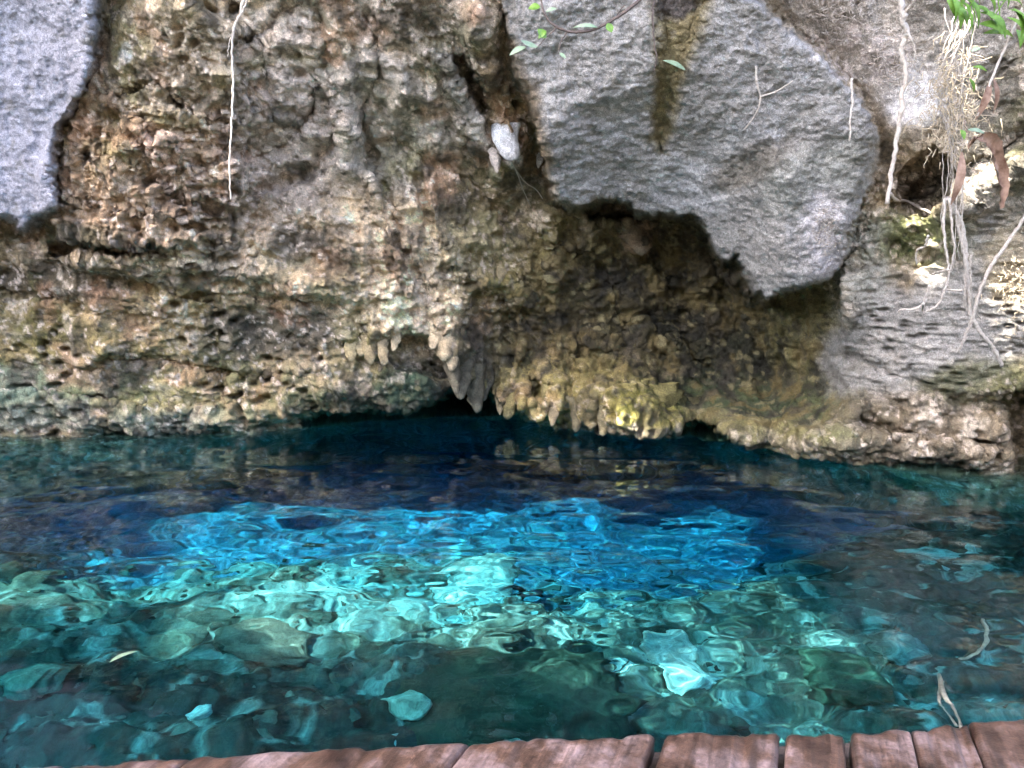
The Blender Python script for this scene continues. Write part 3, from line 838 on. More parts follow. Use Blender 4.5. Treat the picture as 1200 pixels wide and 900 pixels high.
# ------------------------------------------------------------------ dock
def mat_wood():
    m, nt, b = mat_new('wet_timber')
    L = nt.links.new
    tc = N(nt, 'ShaderNodeTexCoord'); oi = N(nt, 'ShaderNodeObjectInfo')
    add = N(nt, 'ShaderNodeVectorMath', operation='ADD')
    sc_ = N(nt, 'ShaderNodeVectorMath', operation='SCALE'); sc_.inputs['Scale'].default_value = 13.0
    cmb = N(nt, 'ShaderNodeCombineXYZ')
    for k in range(3): L(oi.outputs['Random'], cmb.inputs[k])
    L(cmb.outputs[0], sc_.inputs[0]); L(tc.outputs['Object'], add.inputs[0]); L(sc_.outputs[0], add.inputs[1])
    mp = N(nt, 'ShaderNodeMapping'); mp.inputs['Scale'].default_value = (38, 2.2, 20)
    L(add.outputs[0], mp.inputs[0])
    gr = N(nt, 'ShaderNodeTexNoise', Scale=1.0, Detail=7.0, Roughness=0.6, Distortion=0.6); L(mp.outputs[0], gr.inputs['Vector'])
    bl = N(nt, 'ShaderNodeTexNoise', Scale=5.5, Detail=6.0, Roughness=0.65); L(add.outputs[0], bl.inputs['Vector'])
    fi = N(nt, 'ShaderNodeTexNoise', Scale=70.0, Detail=5.0, Roughness=0.7); L(add.outputs[0], fi.inputs['Vector'])
    r1 = N(nt, 'ShaderNodeValToRGB')
    e = r1.color_ramp.elements
    e[0].position = 0.36; e[0].color = (0.03, 0.016, 0.012, 1); e[1].position = 0.66; e[1].color = (0.21, 0.15, 0.145, 1)
    e2 = r1.color_ramp.elements.new(0.5); e2.color = (0.085, 0.048, 0.034, 1)
    L(bl.outputs[0], r1.inputs[0])
    r2 = N(nt, 'ShaderNodeMapRange'); r2.inputs['From Min'].default_value = 0.3; r2.inputs['From Max'].default_value = 0.7; r2.inputs['To Min'].default_value = 0.35; r2.inputs['To Max'].default_value = 1.45
    L(gr.outputs[0], r2.inputs[0])
    mx = N(nt, 'ShaderNodeMix', data_type='RGBA', blend_type='MULTIPLY'); mx.inputs[0].default_value = 1.0
    L(r1.outputs[0], mx.inputs[6]); L(r2.outputs[0], mx.inputs[7])
    r3 = N(nt, 'ShaderNodeMapRange'); r3.inputs['From Min'].default_value = 0.3; r3.inputs['From Max'].default_value = 0.7; r3.inputs['To Min'].default_value = 0.6; r3.inputs['To Max'].default_value = 1.35
    L(fi.outputs[0], r3.inputs[0])
    mx2 = N(nt, 'ShaderNodeMix', data_type='RGBA', blend_type='MULTIPLY'); mx2.inputs[0].default_value = 1.0
    L(mx.outputs[2], mx2.inputs[6]); L(r3.outputs[0], mx2.inputs[7])
    L(mx2.outputs[2], b.inputs['Base Color'])
    sm = N(nt, 'ShaderNodeMath', operation='ADD'); L(gr.outputs[0], sm.inputs[0]); L(fi.outputs[0], sm.inputs[1])
    bp = N(nt, 'ShaderNodeBump', Strength=0.55, Distance=0.006); L(sm.outputs[0], bp.inputs['Height']); L(bp.outputs[0], b.inputs['Normal'])
    r4 = N(nt, 'ShaderNodeMapRange'); r4.inputs['To Min'].default_value = 0.18; r4.inputs['To Max'].default_value = 0.62
    L(bl.outputs[0], r4.inputs[0]); L(r4.outputs[0], b.inputs['Roughness'])
    return m
M_WOOD = mat_wood()
M_DARKT = mat_plain('dark_twig', (0.03, 0.02, 0.018), (0.12, 0.085, 0.07), 70, 0.6, 0.3)
DECK = 0.27
dock = empty('dock', (0, 1.6, 0.0))
tag(dock, 'weathered reddish brown plank dock along the bottom edge of the picture', 'dock')
ang = R(21.0)
pd = Vector((math.sin(ang), math.cos(ang), 0))
for k, (a, b_) in enumerate([((-60, 904), (84, 891)), ((86, 891), (228, 881)), ((231, 881), (549, 865.5)), ((553, 865.5), (767, 857)), ((781, 856), (914, 855)), ((921, 856), (989, 856)), ((997, 856), (1066, 851)), ((1067.5, 850), (1133, 842)), ((1134.5, 841), (1290, 836))]):
    A_, B_ = on_z(*a, DECK), on_z(*b_, DECK)
    mid_ = (A_ + B_) / 2
    side = Vector((pd.y, -pd.x, 0))
    hwA = (A_ - mid_).dot(side); hwB = (B_ - mid_).dot(side)
    fa = (A_ - mid_).dot(pd); fb = (B_ - mid_).dot(pd)
    thick = 0.075
    prof = []        # rounded rectangle across the plank: (s in -1..1, z)
    for s_ in np.linspace(-1, 1, 41):
        e_ = max(0, (abs(s_) - 0.90) / 0.10)
        prof.append((s_, -0.011 * (1 - math.sqrt(max(0, 1 - e_ ** 2)))))
    npf = len(prof)
    st = list(np.concatenate([[0, 0.004, 0.012, 0.03], np.linspace(0.05, 0.6, 36), np.linspace(0.65, 1.75, 14)]))
    V = []
    for L_ in st:
        drop = 0.022 * max(0, 1 - L_ / 0.03) ** 2
        for s_, z_ in prof:
            w_ = hwA + (hwB - hwA) * (s_ + 1) / 2
            f_ = fa + (fb - fa) * (s_ + 1) / 2
            V.append((w_, f_ - L_ + 0.006 * math.sin(s_ * 5 + k), z_ - drop))
    V = np.array(V, np.float32)
    o_ = np.array([k * 3.7, k * 1.3, 0], np.float32)
    V[:, 2] += 0.004 * fbm(V * np.array([9, 2.5, 1], np.float32) + o_, 3, 601) + 0.003 * fbm(V * np.array([40, 9, 1], np.float32) + o_, 3, 607)
    V[:, 2] -= 0.006 * sstep(0.35, 0.75, vnoise(V * np.array([26, 1.1, 0], np.float32) + o_ * 2, 621)) + 0.004 * sstep(0.3, 0.8, vnoise(V * np.array([55, 2.0, 0], np.float32) + o_, 623))
    V[:, 2] -= 0.004 * sstep(0.35, 0.7, fbm(V * np.array([14, 11, 0], np.float32) + o_ * 3, 2, 627))
    V[:, 1] += 0.006 * fbm(V * np.array([30, 0, 0], np.float32) + o_ * 5, 3, 613) * np.exp(-np.repeat(np.array(st), npf) / 0.04)
    V[:, 1] += 0.005 * vnoise(V * np.array([22, 0, 0], np.float32) + o_, 611) * np.exp(-np.repeat(np.array(st), npf) / 0.05)
    n0 = len(V)
    V2 = V.copy(); V2[:, 2] = -thick
    V = np.concatenate([V, V2])
    F = []
    ns = len(st)
    for i in range(ns - 1):
        for j in range(npf - 1):
            a0 = i * npf + j
            F.append((a0, a0 + npf, a0 + npf + 1, a0 + 1))
            F.append((n0 + a0, n0 + a0 + 1, n0 + a0 + npf + 1, n0 + a0 + npf))
        for j in (0, npf - 1):
            a0 = i * npf + j
            F.append((a0, n0 + a0, n0 + a0 + npf, a0 + npf) if j == 0 else (a0, a0 + npf, n0 + a0 + npf, n0 + a0))
    for j in range(npf - 1):
        F.append((j, j + 1, n0 + j + 1, n0 + j))
        a0 = (ns - 1) * npf + j
        F.append((a0, n0 + a0, n0 + a0 + 1, a0 + 1))
    me = py_mesh('plank', V, F)
    bm = bmesh.new(); bm.from_mesh(me); bmesh.ops.recalc_face_normals(bm, faces=bm.faces); bm.to_mesh(me); bm.free()
    o = link('plank', me, M_WOOD, dock)
    o.location = mid_ - Vector(dock.location) + Vector((0, 0, random.uniform(-0.004, 0.004)))
    o.rotation_euler = (0, 0, -ang)
for yy in (0.55, 1.86):
    V = [(sx, sy, sz) for sz in (0.04, DECK - 0.085) for sy in (-0.09, 0.09) for sx in (-2.2, 2.4)]
    F = [(0, 2, 3, 1), (4, 5, 7, 6), (0, 1, 5, 4), (2, 6, 7, 3), (0, 4, 6, 2), (1, 3, 7, 5)]
    o = link('beam', py_mesh('beam', V, F), M_DARKT, dock, smooth=False)  # added beam, coloured dark so the plank gaps look shaded
    o.location = (0, yy - 1.6, 0); o.rotation_euler = (0, 0, R(4.5))

# ------------------------------------------------------------------ roots, twigs and leaves on the wall
M_ROOTP = mat_plain('pale_root', (0.32, 0.27, 0.23), (0.62, 0.56, 0.50), 60, 0.75, 0.3)
M_ROOTB = mat_plain('brown_root', (0.12, 0.085, 0.06), (0.30, 0.24, 0.19), 60, 0.75, 0.3)
M_GREEN = mat_plain('green_leaf', (0.10, 0.22, 0.03), (0.24, 0.42, 0.07), 40, 0.45, 0.15, trans=0.35)
M_PALEL = mat_plain('pale_leaf', (0.16, 0.25, 0.15), (0.28, 0.36, 0.26), 40, 0.5, 0.15, trans=0.2)
M_DEAD = mat_plain('dead_leaf', (0.11, 0.05, 0.028), (0.40, 0.27, 0.20), 14, 0.7, 0.3, trans=0.15)
M_SUNK = mat_plain('sunken_wood', (0.16, 0.13, 0.10), (0.34, 0.30, 0.24), 40, 0.6, 0.3)
M_DRYF = mat_plain('dry_fibre', (0.34, 0.26, 0.16), (0.62, 0.53, 0.40), 40, 0.85, 0.2)

def path3(px, Ys=None, off=0.06, wob=0.003, n=None):
    pts = []
    for i, (a, b_) in enumerate(px):
        if Ys is None:
            p = wall_at(min(max(a, -20), 1220), max(b_, -20), off)
            p = at(a, b_, p.y)
        else:
            p = at(a, b_, Ys[0] + (Ys[1] - Ys[0]) * i / (len(px) - 1))
        pts.append(p)
    return smooth_line(pts, n or 6 * len(px), wob)
def strand(name, px, r0, r1, mat, parent=None, Ys=None, off=0.06, wob=0.003, sides=7):
    pts = path3(px, Ys, off, wob)
    n = len(pts)
    Yq = sum(p.y for p in pts) / n
    rad = [max(0.0012, (r0 + (r1 - r0) * i / (n - 1)) * PXM(Yq) * random.uniform(0.85, 1.15)) for i in range(n)]
    V, F = tube_geo(pts, rad, sides, jit=0.08)
    o_ = pts[0] if parent is None else None
    me = py_mesh(name, V, F)
    return link(name, me, mat, parent)
def leaf_geo(base, tip, width, nrm, curl=0.2, n=7, fold=0.15):
    base, tip, nrm = Vector(base), Vector(tip), Vector(nrm).normalized()
    ax = tip - base
    sd = ax.cross(nrm).normalized(); nrm = sd.cross(ax).normalized()
    V, F = [], []
    L_ = ax.length
    for i in range(n + 1):
        t = i / n
        w_ = width * 0.5 * (math.sin(math.pi * min(1, t * 0.97 + 0.02)) ** 0.8) * (1 - 0.25 * t)
        c = base + ax * t + nrm * (curl * L_ * (math.sin(math.pi * t) * 0.5 - t * t * 0.6))
        for s_ in (-1, -0.5, 0, 0.5, 1):
            V.append(c + sd * (w_ * s_) + nrm * (fold * w_ * abs(s_)))
    for i in range(n):
        for j in range(4):
            a0 = i * 5 + j
            F.append((a0, a0 + 1, a0 + 6, a0 + 5))
    # underside a hair away gives the blade a thickness
    nV = len(V); th = 0.0012
    V += [p - nrm * th for p in V[:nV]]
    F += [tuple(nV + q_ for q_ in reversed(f)) for f in F[:]]
    return V, F
def leaf(name, pa, pb, wpx, mat, parent=None, Y=None, curl=0.2, off=0.1, tilt=(0, -1, 0.5), fold=0.15):
    Yq = Y or wall_at(min(max(pa[0], 0), 1199), max(pa[1], 0), off).y
    a_, b_ = at(*pa, Yq), at(*pb, Yq - random.uniform(-0.02, 0.03))
    V, F = leaf_geo(a_, b_, wpx * PXM(Yq), tilt, curl, fold=fold)
    return link(name, py_mesh(name, V, F), mat, parent)
def thing(name, label, cat, p, group=None):
    return tag(empty(name, p), label, cat, group)
def under_thing(root):
    """keep parts built in world space where they are"""
    for ch in list(root.children):
        ch.location = ch.location - Vector(root.location)

t = thing('hanging_root', 'long thin pale root hanging down the brown rock at left', 'root', at(285, -10, 5.6))
strand('root_strand', [(286, -8), (281, 18), (274, 34), (272, 60), (273, 100), (271, 150), (269, 200), (270, 234)], 1.7, 0.7, M_ROOTP, t, (5.55, 5.75))
strand('root_strand', [(281, 18), (287, 8), (291, -8)], 0.9, 0.8, M_ROOTP, t, (5.55, 5.55))
strand('root_strand', [(273, 36), (269, 50), (267, 66)], 0.8, 0.4, M_ROOTP, t, (5.56, 5.6))
under_thing(t)

YT = 4.3
t = thing('leafy_twig', 'dark curved twig with small green leaves before the grey slab', 'twig', at(755, -6, YT))
strand('stem', [(762, -10), (735, 12), (712, 27), (690, 36), (668, 37), (650, 30), (638, 16), (633, -6)], 2.0, 1.0, M_DARKT, t, (YT, YT), wob=0.001)
strand('stem', [(652, 33), (640, 44), (628, 57)], 0.9, 0.5, M_DARKT, t, (YT, YT), wob=0.001)
strand('stem', [(664, 38), (657, 50), (655, 63)], 0.8, 0.4, M_DARKT, t, (YT, YT), wob=0.001)
strand('stem', [(722, 20), (728, 10), (733, 6)], 0.8, 0.4, M_DARKT, t, (YT, YT), wob=0.001)
for pa, pb, w_, m_ in [((633, 8), (619, 9), 11, M_GREEN), ((640, 44), (630, 34), 12, M_GREEN), ((712, 27), (717, 38), 10, M_GREEN), ((700, 32), (672, 30), 6, M_PALEL), ((630, 55), (610, 48), 8, M_PALEL), ((616, 55), (597, 63), 8, M_PALEL), ((640, 14), (652, 9), 6, M_PALEL), ((656, 62), (663, 68), 5, M_PALEL), ((640, 36), (631, 44), 8, M_GREEN)]:
    leaf('leaf', pa, pb, w_, m_, t, YT - 0.01, curl=random.uniform(-0.1, 0.25))
under_thing(t)

o = strand('hanging_vine', [(767, -8), (765, 20), (766, 45), (769, 70), (766, 84)], 1.0, 0.6, M_DARKT, None, (4.9, 5.0))
tag(o, 'thin hanging vine beside the narrow brown stain in the grey slab', 'vine')
o = leaf('fallen_leaf', (803, 82), (778, 69), 7, M_PALEL, None, None, 0.15, 0.07)
tag(o, 'narrow pale leaf caught on the brown stain in the grey slab', 'leaf')
t = thing('forked_twig', 'forked pale twig clinging to the middle of the grey slab', 'twig', wall_at(888, 80, 0.05))
strand('stem', [(886, 78), (887, 97), (891, 113), (889, 126), (881, 141), (872, 152)], 1.4, 0.7, M_ROOTP, t, None, 0.05, 0.001)
strand('stem', [(891, 113), (908, 108), (929, 95)], 1.2, 0.6, M_ROOTP, t, None, 0.05, 0.001)
under_thing(t)
o = strand('hanging_rootlet', [(997, 92), (999, 112), (997, 135), (996, 164)], 1.5, 0.8, M_ROOTP, None, (5.05, 5.05))
tag(o, 'short pale rootlet hanging below the crack in the grey slab', 'root')

t = thing('root_fibres', 'two thin pale roots hanging below the white calcite bulb', 'root', wall_at(600, 192, 0.12))
strand('rootlet', [(599, 188), (607, 205), (613, 222), (622, 242)], 0.9, 0.5, M_ROOTP, t, None, 0.14, 0.001)
strand('rootlet', [(604, 198), (616, 214), (628, 222), (636, 233)], 0.8, 0.5, M_ROOTP, t, None, 0.14, 0.001)
under_thing(t)
t = thing('thick_hanging_root', 'thick grey root hanging straight beside the dark hollow', 'root', at(1055, -10, 4.75))
strand('root_strand', [(1054, -12), (1058, 18), (1062, 38), (1057, 58), (1061, 85), (1056, 120), (1051, 160), (1045, 200), (1040, 239)], 3.0, 2.5, M_ROOTP, t, (4.6, 4.9), wob=0.004)
strand('root_strand', [(1060, 30), (1070, 50), (1074, 70)], 1.4, 0.7, M_ROOTP, t, (4.65, 4.7))
strand('root_strand', [(1058, 18), (1068, 5), (1078, -8)], 1.5, 1.2, M_ROOTP, t, (4.65, 4.5))
under_thing(t)

# tangle of aerial roots at right
t = thing('root_tangle', 'sunlit tangle of thin dry roots hanging at right', 'roots', at(1120, 20, 4.5))
for k in range(12):
    x0 = random.uniform(1098, 1148); x1 = random.uniform(1098, 1130)
    mx_ = random.uniform(1095, 1145)
    strand('rootlet', [(x0, random.uniform(-5, 40)), (mx_, 90 + random.uniform(-15, 15)), ((mx_ + x1) / 2 + random.uniform(-8, 8), 150), (x1, 200 + random.uniform(-10, 10)), (x1 + random.uniform(-6, 8), random.uniform(230, 320))], random.uniform(0.5, 1.0), 0.4, random.choice([M_ROOTP, M_DRYF, M_ROOTP]), t, (4.55, 4.95), wob=0.006, sides=5)
V, F = [], []
for k in range(260):
    cu, cv = random.gauss(1118, 20), random.gauss(118, 34)
    p0 = at(cu, cv, random.uniform(4.6, 4.85))
    d = Vector((random.gauss(0, 0.5), random.gauss(0, 0.4), random.gauss(-0.6, 0.6))).normalized() * random.uniform(0.04, 0.13)
    cur = Vector((random.gauss(0, .02), random.gauss(0, .02), random.gauss(0, .02)))
    tube_geo([p0, p0 + d * 0.35 + cur, p0 + d * 0.7 - cur * 0.4, p0 + d], [0.0026, 0.0024, 0.002, 0.0012], 4, V, F)
o = link('fibre_mat', py_mesh('fibre_mat', V, F), M_DRYF, t); o['kind'] = 'stuff'
for pa, pb, w_, m_ in [((1140, 78), (1158, 82), 6, M_GREEN), ((1136, 92), (1143, 108), 6, M_GREEN), ((1138, 60), (1150, 55), 6, M_PALEL), ((1126, 152), (1131, 163), 7, M_GREEN), ((1134, 152), (1155, 155), 6, M_PALEL)]:
    leaf('leaf', pa, pb, w_, m_, t, 4.55)
under_thing(t)

t = thing('dead_leaf', 'curled brown dead leaf hanging beside the root tangle', 'leaf', at(1140, 165, 4.6))
pts = [(1133, 172), (1143, 161), (1155, 162), (1164, 178), (1170, 200), (1173, 222), (1171, 243)]
P3 = smooth_line([at(a_, b_, 4.62 - 0.04 * math.sin(i)) for i, (a_, b_) in enumerate(pts)], 22)
V, F = [], []
for i, p in enumerate(P3):
    s_ = i / (len(P3) - 1); w_ = 0.045 * (math.sin(math.pi * (0.08 + 0.9 * s_)) ** 0.7)
    for j, f_ in enumerate((-1, -0.4, 0.4, 1)):
        V.append(p + Vector((w_ * f_ * 0.75 * random.uniform(0.6, 1.25), -0.04 * f_ * f_ + random.gauss(0, 0.008), w_ * f_ * 0.5 + random.gauss(0, 0.008))))
for i in range(len(P3) - 1):
    for j in range(3):
        a0 = i * 4 + j; F.append((a0, a0 + 1, a0 + 5, a0 + 4))
nV = len(V); V += [Vector(p) + Vector((0, 0.002, 0)) for p in V]; F += [tuple(nV + q_ for q_ in reversed(f)) for f in F[:]]
link('leaf_blade', py_mesh('leaf_blade', V, F), M_DEAD, t)
leaf('leaf_blade', (1127, 178), (1118, 240), 12, M_DEAD, t, 4.6, 0.2)
strand('stem', [(1130, 140), (1134, 158), (1140, 166)], 1.0, 0.7, M_ROOTB, t, (4.62, 4.62))
under_thing(t)

t = thing('slanting_stem', 'straight slanting stem with a withered leaf at the right edge', 'stem', at(1205, -4, 4.2))
strand('stem', [(1206, -8), (1190, 28), (1175, 62), (1160, 98), (1145, 136)], 1.9, 1.2, M_ROOTP, t, (4.3, 4.4), wob=0.001)
leaf('withered_leaf', (1160, 96), (1146, 140), 10, M_DEAD, t, 4.38, 0.25)
leaf('withered_leaf', (1164, 92), (1168, 132), 7, M_DEAD, t, 4.40, 0.25)
under_thing(t)

t = thing('leafy_plant', 'bright green leafy plant overhanging the top right corner', 'plant', at(1150, -30, 4.2))
random.seed(21)
for k in range(6):
    x0 = random.uniform(1105, 1200)
    strand('stem', [(x0, -60), (x0 + random.uniform(-12, 12), -20), (x0 + random.uniform(-25, 25), random.uniform(5, 35))], 1.2, 0.6, M_GREEN, t, (4.1, 4.15), wob=0.001)
for k in range(46):
    cu, cv = random.uniform(1105, 1215), random.triangular(-55, 48, -20)
    if cv > 22 and cu < 1130: cv -= 25
    a_ = random.uniform(0.0, 1.3) * random.choice((1, 1, -1))
    L_ = random.uniform(20, 40)
    leaf('leaf', (cu, cv), (cu + L_ * math.cos(a_), cv + abs(L_ * math.sin(a_))), random.uniform(8, 14), M_GREEN, t, random.uniform(4.0, 4.3), 0.3, tilt=(random.gauss(0, .4), -1, random.uniform(0.2, 1.2)))
under_thing(t)

t = thing('branching_root', 'stout grey branching root reaching low on the right wall', 'root', wall_at(1113, 245, 0.1))
strand('root_strand', [(1110, 232), (1118, 246), (1126, 262), (1131, 290), (1133, 320), (1136, 352), (1140, 374), (1152, 394), (1165, 408), (1174, 430)], 3.0, 2.2, M_ROOTP, t, (5.0, 5.35), wob=0.003)
strand('root_strand', [(1121, 248), (1124, 270), (1130, 300), (1132, 330), (1130, 352), (1136, 370)], 1.6, 1.4, M_ROOTP, t, (4.97, 5.25))
strand('root_strand', [(1138, 300), (1137, 330), (1140, 355), (1147, 372)], 1.3, 0.9, M_ROOTP, t, (5.0, 5.25))
under_thing(t)
o = strand('leaning_stick', [(1212, 236), (1196, 262), (1178, 288), (1158, 318), (1147, 345), (1140, 372), (1132, 392), (1122, 413)], 2.2, 1.7, M_ROOTP, None, (4.7, 5.15), wob=0.002)
tag(o, 'long smooth pale stick leaning across the branching root at right', 'stick')
t = thing('dangling_rootlets', 'pale crooked rootlets dangling left of the branching root', 'root', wall_at(1108, 235, 0.15))
for px in ([(1107, 232), (1106, 262), (1108, 290), (1112, 318), (1107, 340), (1098, 358), (1082, 367)], [(1112, 232), (1116, 270), (1118, 296), (1112, 320), (1106, 345)], [(1088, 276), (1084, 288), (1075, 294), (1074, 310)],
           [(1089, 334), (1086, 346), (1080, 358), (1068, 363), (1055, 363), (1054, 370)], [(1112, 316), (1100, 319), (1092, 322)], [(1082, 356), (1081, 364)], [(1128, 340), (1118, 340), (1106, 339)]):
    strand('rootlet', px, 1.5, 1.0, M_ROOTP, t, (4.8, 5.0), wob=0.002, sides=6)
under_thing(t)
o = strand('creeping_root', [(1043, 226), (1050, 234), (1064, 236), (1078, 244), (1092, 249)], 2.0, 1.2, M_ROOTP, None, None, 0.08)
tag(o, 'short pale root creeping along the rim under the dark hollow', 'root')
def fibre_tuft(name, label, cu, cv, su, sv, n_, mat, L_=0.05, kind_cat='roots'):
    V, F = [], []
    for k in range(n_):
        p0 = wall_at(random.gauss(cu, su), random.gauss(cv, sv), random.uniform(0.0, 0.05))
        d = Vector((random.gauss(0, 1), random.gauss(-0.4, 0.5), random.gauss(-0.3, 0.8))).normalized() * random.uniform(0.4, 1.2) * L_
        cur = Vector((random.gauss(0, .2), random.gauss(0, .2), random.gauss(0, .2))) * L_
        tube_geo([p0, p0 + d * 0.4 + cur, p0 + d], [0.0035, 0.003, 0.0015], 4, V, F)
    return tag(link(name, py_mesh(name, V, F), mat), label, kind_cat, kind='stuff')
fibre_tuft('dry_rootlets', 'mat of dry pinkish rootlets on the rock above the crack', 985, 22, 22, 18, 220, M_ROOTP, 0.045)
fibre_tuft('dry_rootlets', 'bleached rootlets beside the thick hanging root', 1040, 75, 16, 18, 220, M_ROOTP, 0.05)
fibre_tuft('dry_moss', 'yellowish dry moss at the right edge of the wall', 1190, 335, 12, 24, 170, M_DRYF, 0.04, 'moss')
fibre_tuft('white_lichen', 'white crusty lichen on the point of the grey slab', 968, 268, 9, 18, 160, M_ROOTP, 0.025, 'lichen')

# ------------------------------------------------------------------ submerged rocks and debris
def rock(name, label, uq, vq, wpx, hpx, colr, zoff=0.0, flat=0.6, seed=0, cat='rock', sharp=0.35):
    c = on_bed(uq, vq)
    k_ = c.y / FPX
    rx, ry, rz_ = wpx * 0.5 * k_, max(hpx, wpx * 0.6) * 0.55 * k_, wpx * 0.5 * k_ * flat
    bm = bmesh.new(); bmesh.ops.create_icosphere(bm, subdivisions=4, radius=1)
    V = np.array([vv_.co[:] for vv_ in bm.verts], np.float32)
    n_ = fbm(V * 1.3 + seed * 3.1, 3, 701) * sharp + fbm(V * 4.0 + seed, 4, 711, 0.65) * 0.22
    # planar facets make it read as broken limestone
    rs = np.random.default_rng(seed + 5)
    for _ in range(7):
        d = rs.normal(size=3); d /= np.linalg.norm(d)
        h = rs.uniform(0.55, 0.85)
        e_ = V @ d - h
        V = V - np.where(e_ > 0, e_ * 0.85, 0)[:, None] * d[None]
    V = V * (1 + n_)[:, None]
    for vv_, p in zip(bm.verts, V): vv_.co = (p[0] * rx, p[1] * ry, p[2] * rz_)
    me = bpy.data.meshes.new(name); bm.to_mesh(me); bm.free()
    set_col(me, np.clip(np.array(colr)[None] * (1 + 0.7 * fbm(V * 3 + seed, 4, 721)[:, None]), 0.015, 0.85))
    o = link(name, me, M_BED)
    o.location = c + Vector((0, 0, rz_ * 0.25 + zoff)); o.rotation_euler = (0, 0, seed * 1.1)
    o.cycles.is_caustics_receiver = True
    return tag(o, label, cat, 'rocks lying under the water')
rock('submerged_boulder', 'big dark green boulder under water below the dock edge, bottom centre', 600, 840, 300, 120, (0.018, 0.032, 0.02), 0.0, 0.55, 3)
rock('submerged_boulder', 'round mossy green boulder under water near the right planks', 985, 800, 110, 110, (0.022, 0.042, 0.026), 0.0, 0.8, 5)
rock('submerged_rock', 'pale three-cornered rock under water at bottom left of centre', 480, 832, 60, 45, (0.36, 0.36, 0.27), 0.05, 0.6, 8)
rock('submerged_rock', 'small pale upright stone under water at lower left', 236, 842, 26, 40, (0.50, 0.54, 0.46), 0.05, 1.3, 9)
rock('submerged_rock', 'rounded grey green boulder under water in the bottom left corner', 40, 800, 90, 60, (0.13, 0.14, 0.10), 0.02, 0.6, 11)
rock('submerged_rock', 'dim grey rock under water at right beside the forked root', 1050, 760, 90, 50, (0.20, 0.20, 0.17), 0.02, 0.6, 12)
rock('submerged_rock', 'dim teal rock far out in the shaded water at right', 1090, 655, 80, 30, (0.30, 0.32, 0.28), 0.02, 0.6, 14)
rock('submerged_rock', 'sunlit pale slab of rock in the centre of the pool', 560, 690, 150, 50, (0.30, 0.31, 0.26), 0.0, 0.35, 15)
rock('submerged_rock', 'sunlit pale rock right of the pool centre', 800, 780, 120, 60, (0.30, 0.31, 0.27), 0.0, 0.4, 16)
rock('submerged_rock', 'brownish rock under water left of the dark boulder', 310, 760, 130, 60, (0.14, 0.105, 0.075), 0.0, 0.4, 17)

V, F, CC = [], [], []
rr = np.random.default_rng(77)
tet = np.array([(1, 1, 1), (-1, -1, 1), (-1, 1, -1), (1, -1, -1), (0.2, 1.2, -0.4), (-0.6, 0.1, 1.3), (1.2, -0.3, 0.2), (-1.1, -0.6, -0.5)], float)
hull = bmesh.new()
for p in tet: hull.verts.new(p)
bmesh.ops.convex_hull(hull, input=hull.verts)
hull.verts.ensure_lookup_table()
live = [v_ for v_ in hull.verts if v_.link_faces]
idx = {v_: i for i, v_ in enumerate(live)}
hv = np.array([v_.co[:] for v_ in live]); hf = [tuple(idx[v_] for v_ in f.verts) for f in hull.faces]
hull.free()
for k in range(2200):
    xq, yq = rr.uniform(-4.2, 4.2), 2.3 + 4.2 * rr.random() ** 1.3
    r_ = 0.010 + 0.050 * rr.random() ** 7
    A_, _ = np.linalg.qr(rr.normal(size=(3, 3)))
    pts = (hv * rr.uniform(0.7, 1.3, hv.shape)) @ A_ * r_ * np.array([1, 1, 0.6])
    pts = pts + np.array([xq, yq, bed_z(xq, yq) + r_ * 0.35])
    n0 = len(V)
    V += [tuple(p) for p in pts]; F += [tuple(n0 + q_ for q_ in f) for f in hf]
    t_ = rr.random()
    c_ = np.array([0.05, 0.06, 0.045]) if t_ < 0.7 else (np.array([0.12, 0.13, 0.10]) if t_ < 0.94 else np.array([0.42, 0.46, 0.40]))
    CC += [c_ * rr.uniform(0.5, 1.0)] * len(hv)
me = py_mesh('rubble', V, F)
set_col(me, np.array(CC))
o = link('rubble', me, M_BED, smooth=False)
o.cycles.is_caustics_receiver = True
tag(o, 'broken stones scattered over the lake bed', 'stones', kind='stuff')

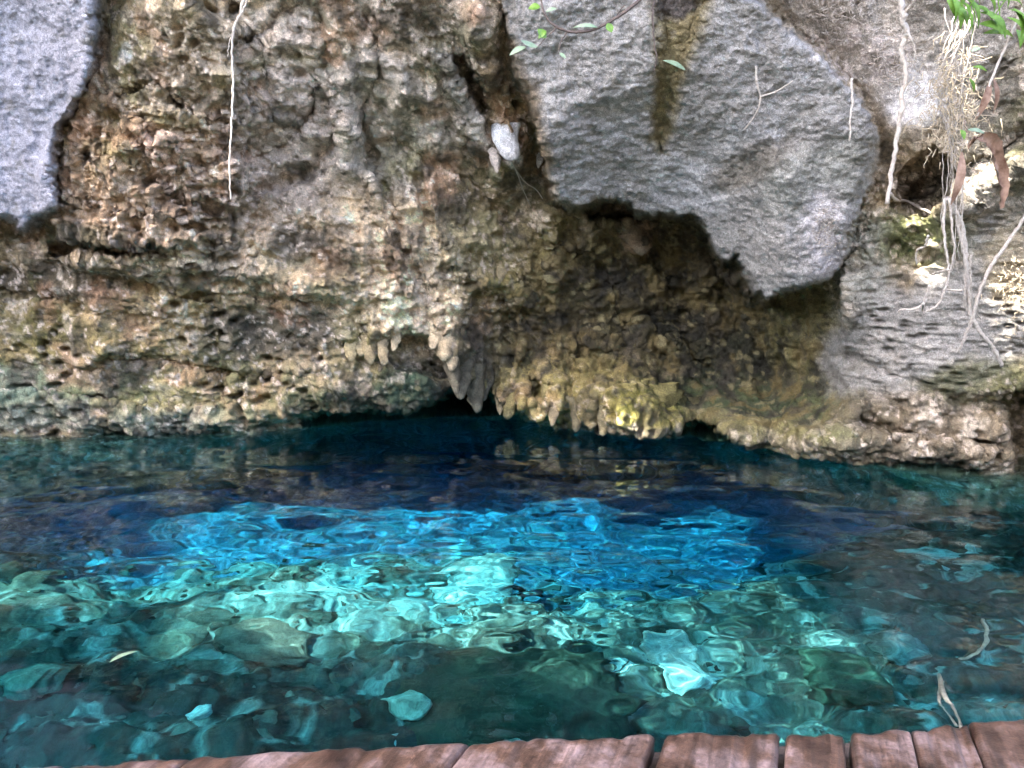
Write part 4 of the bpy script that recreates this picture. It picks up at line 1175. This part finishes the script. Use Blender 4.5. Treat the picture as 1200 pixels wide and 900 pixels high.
o = leaf('floating_leaf', (138, 780), (150, 761), 9, M_PALEL, None, on_z(145, 770, 0.02).y, 0.1, tilt=(0, -0.1, 1))
p = on_z(145, 770, 0.024)
V, F = leaf_geo(p + Vector((-0.035, -0.04, 0)), p + Vector((0.03, 0.05, 0.006)), 0.03, (0, 0, 1), 0.1)
o.data = py_mesh('floating_leaf', V, F); o.data.materials.append(M_PALEL)
tag(o, 'small whitish leaf floating on the water at lower left', 'leaf')
t = thing('sunken_root', 'pale forked root in the water beside the right end of the dock', 'root', on_z(1115, 830, -0.02))
for px, r0 in (([(1100, 800), (1106, 816), (1117, 830), (1124, 846), (1128, 856)], 3.6), ([(1104, 808), (1100, 820), (1108, 834), (1121, 852)], 2.4)):
    pts = smooth_line([on_z(a_, b_, -0.012 - 0.05 * (i == 0)) for i, (a_, b_) in enumerate(px)], 14, 0.001)
    V, F = tube_geo(pts, [r0 * PXM(pts[0].y) * (0.7 + 0.3 * math.sin(i * 0.5)) for i in range(len(pts))], 7)
    link('root_strand', py_mesh('root_strand', V, F), M_SUNK, t)
under_thing(t)
pts = smooth_line([under(a_, b_, -0.25) for a_, b_ in ((1150, 725), (1157, 743), (1153, 758), (1140, 766), (1124, 770))], 18, 0.003)
V, F = tube_geo(pts, [0.010] * len(pts), 7)
tag(link('sunken_twig', py_mesh('sunken_twig', V, F), M_SUNK), 'pale bent twig under the water near the right edge', 'twig')

# ------------------------------------------------------------------ ground behind the dock
gx, gy = np.meshgrid(np.linspace(-40, 40, 60), np.linspace(-60, 0.5, 50))
pg_ = np.stack([gx.ravel(), gy.ravel(), gx.ravel() * 0], 1).astype(np.float32)
pg_[:, 2] = 0.02 + 0.12 * fbm(pg_ * 0.8, 3, 801) - 0.25 * sstep(-1.5, 0.4, pg_[:, 1])
me = grid_mesh('ground', pg_, 50, 60, flip=True)
set_col(me, np.clip(np.array([0.30, 0.28, 0.23])[None] * (1 + 0.5 * fbm(pg_ * 0.6, 3, 811)[:, None]), 0.03, 0.8))
tag(link('ground', me, M_WALL), 'bare limestone ground behind the dock', kind='structure')

# ------------------------------------------------------------------ unseen rock bank added behind the camera to cut low sky light
bu, bv = np.linspace(-26, 26, 90), np.linspace(0, 1, 40)
BU, BV = np.meshgrid(bu, bv)
pk = np.stack([BU.ravel(), -9.5 - 3.0 * BV.ravel() + 0.012 * BU.ravel() ** 2, -0.3 + 7.5 * BV.ravel()], 1).astype(np.float32)
pk[:, 1] += 1.2 * fbm(pk * 0.5, 4, 821); pk[:, 2] += 0.8 * fbm(pk * 0.35 + 5, 3, 831) * BV.ravel()
me = grid_mesh('sky_block_bank', pk, 40, 90, flip=True)
set_col(me, np.clip(np.array([0.28, 0.25, 0.19])[None] * (1 + 0.6 * fbm(pk * 0.9, 4, 841)[:, None]), 0.03, 0.8))
tag(link('sky_block_bank', me, M_WALL), 'unseen limestone bank added behind the camera to cut low sky light', kind='structure')
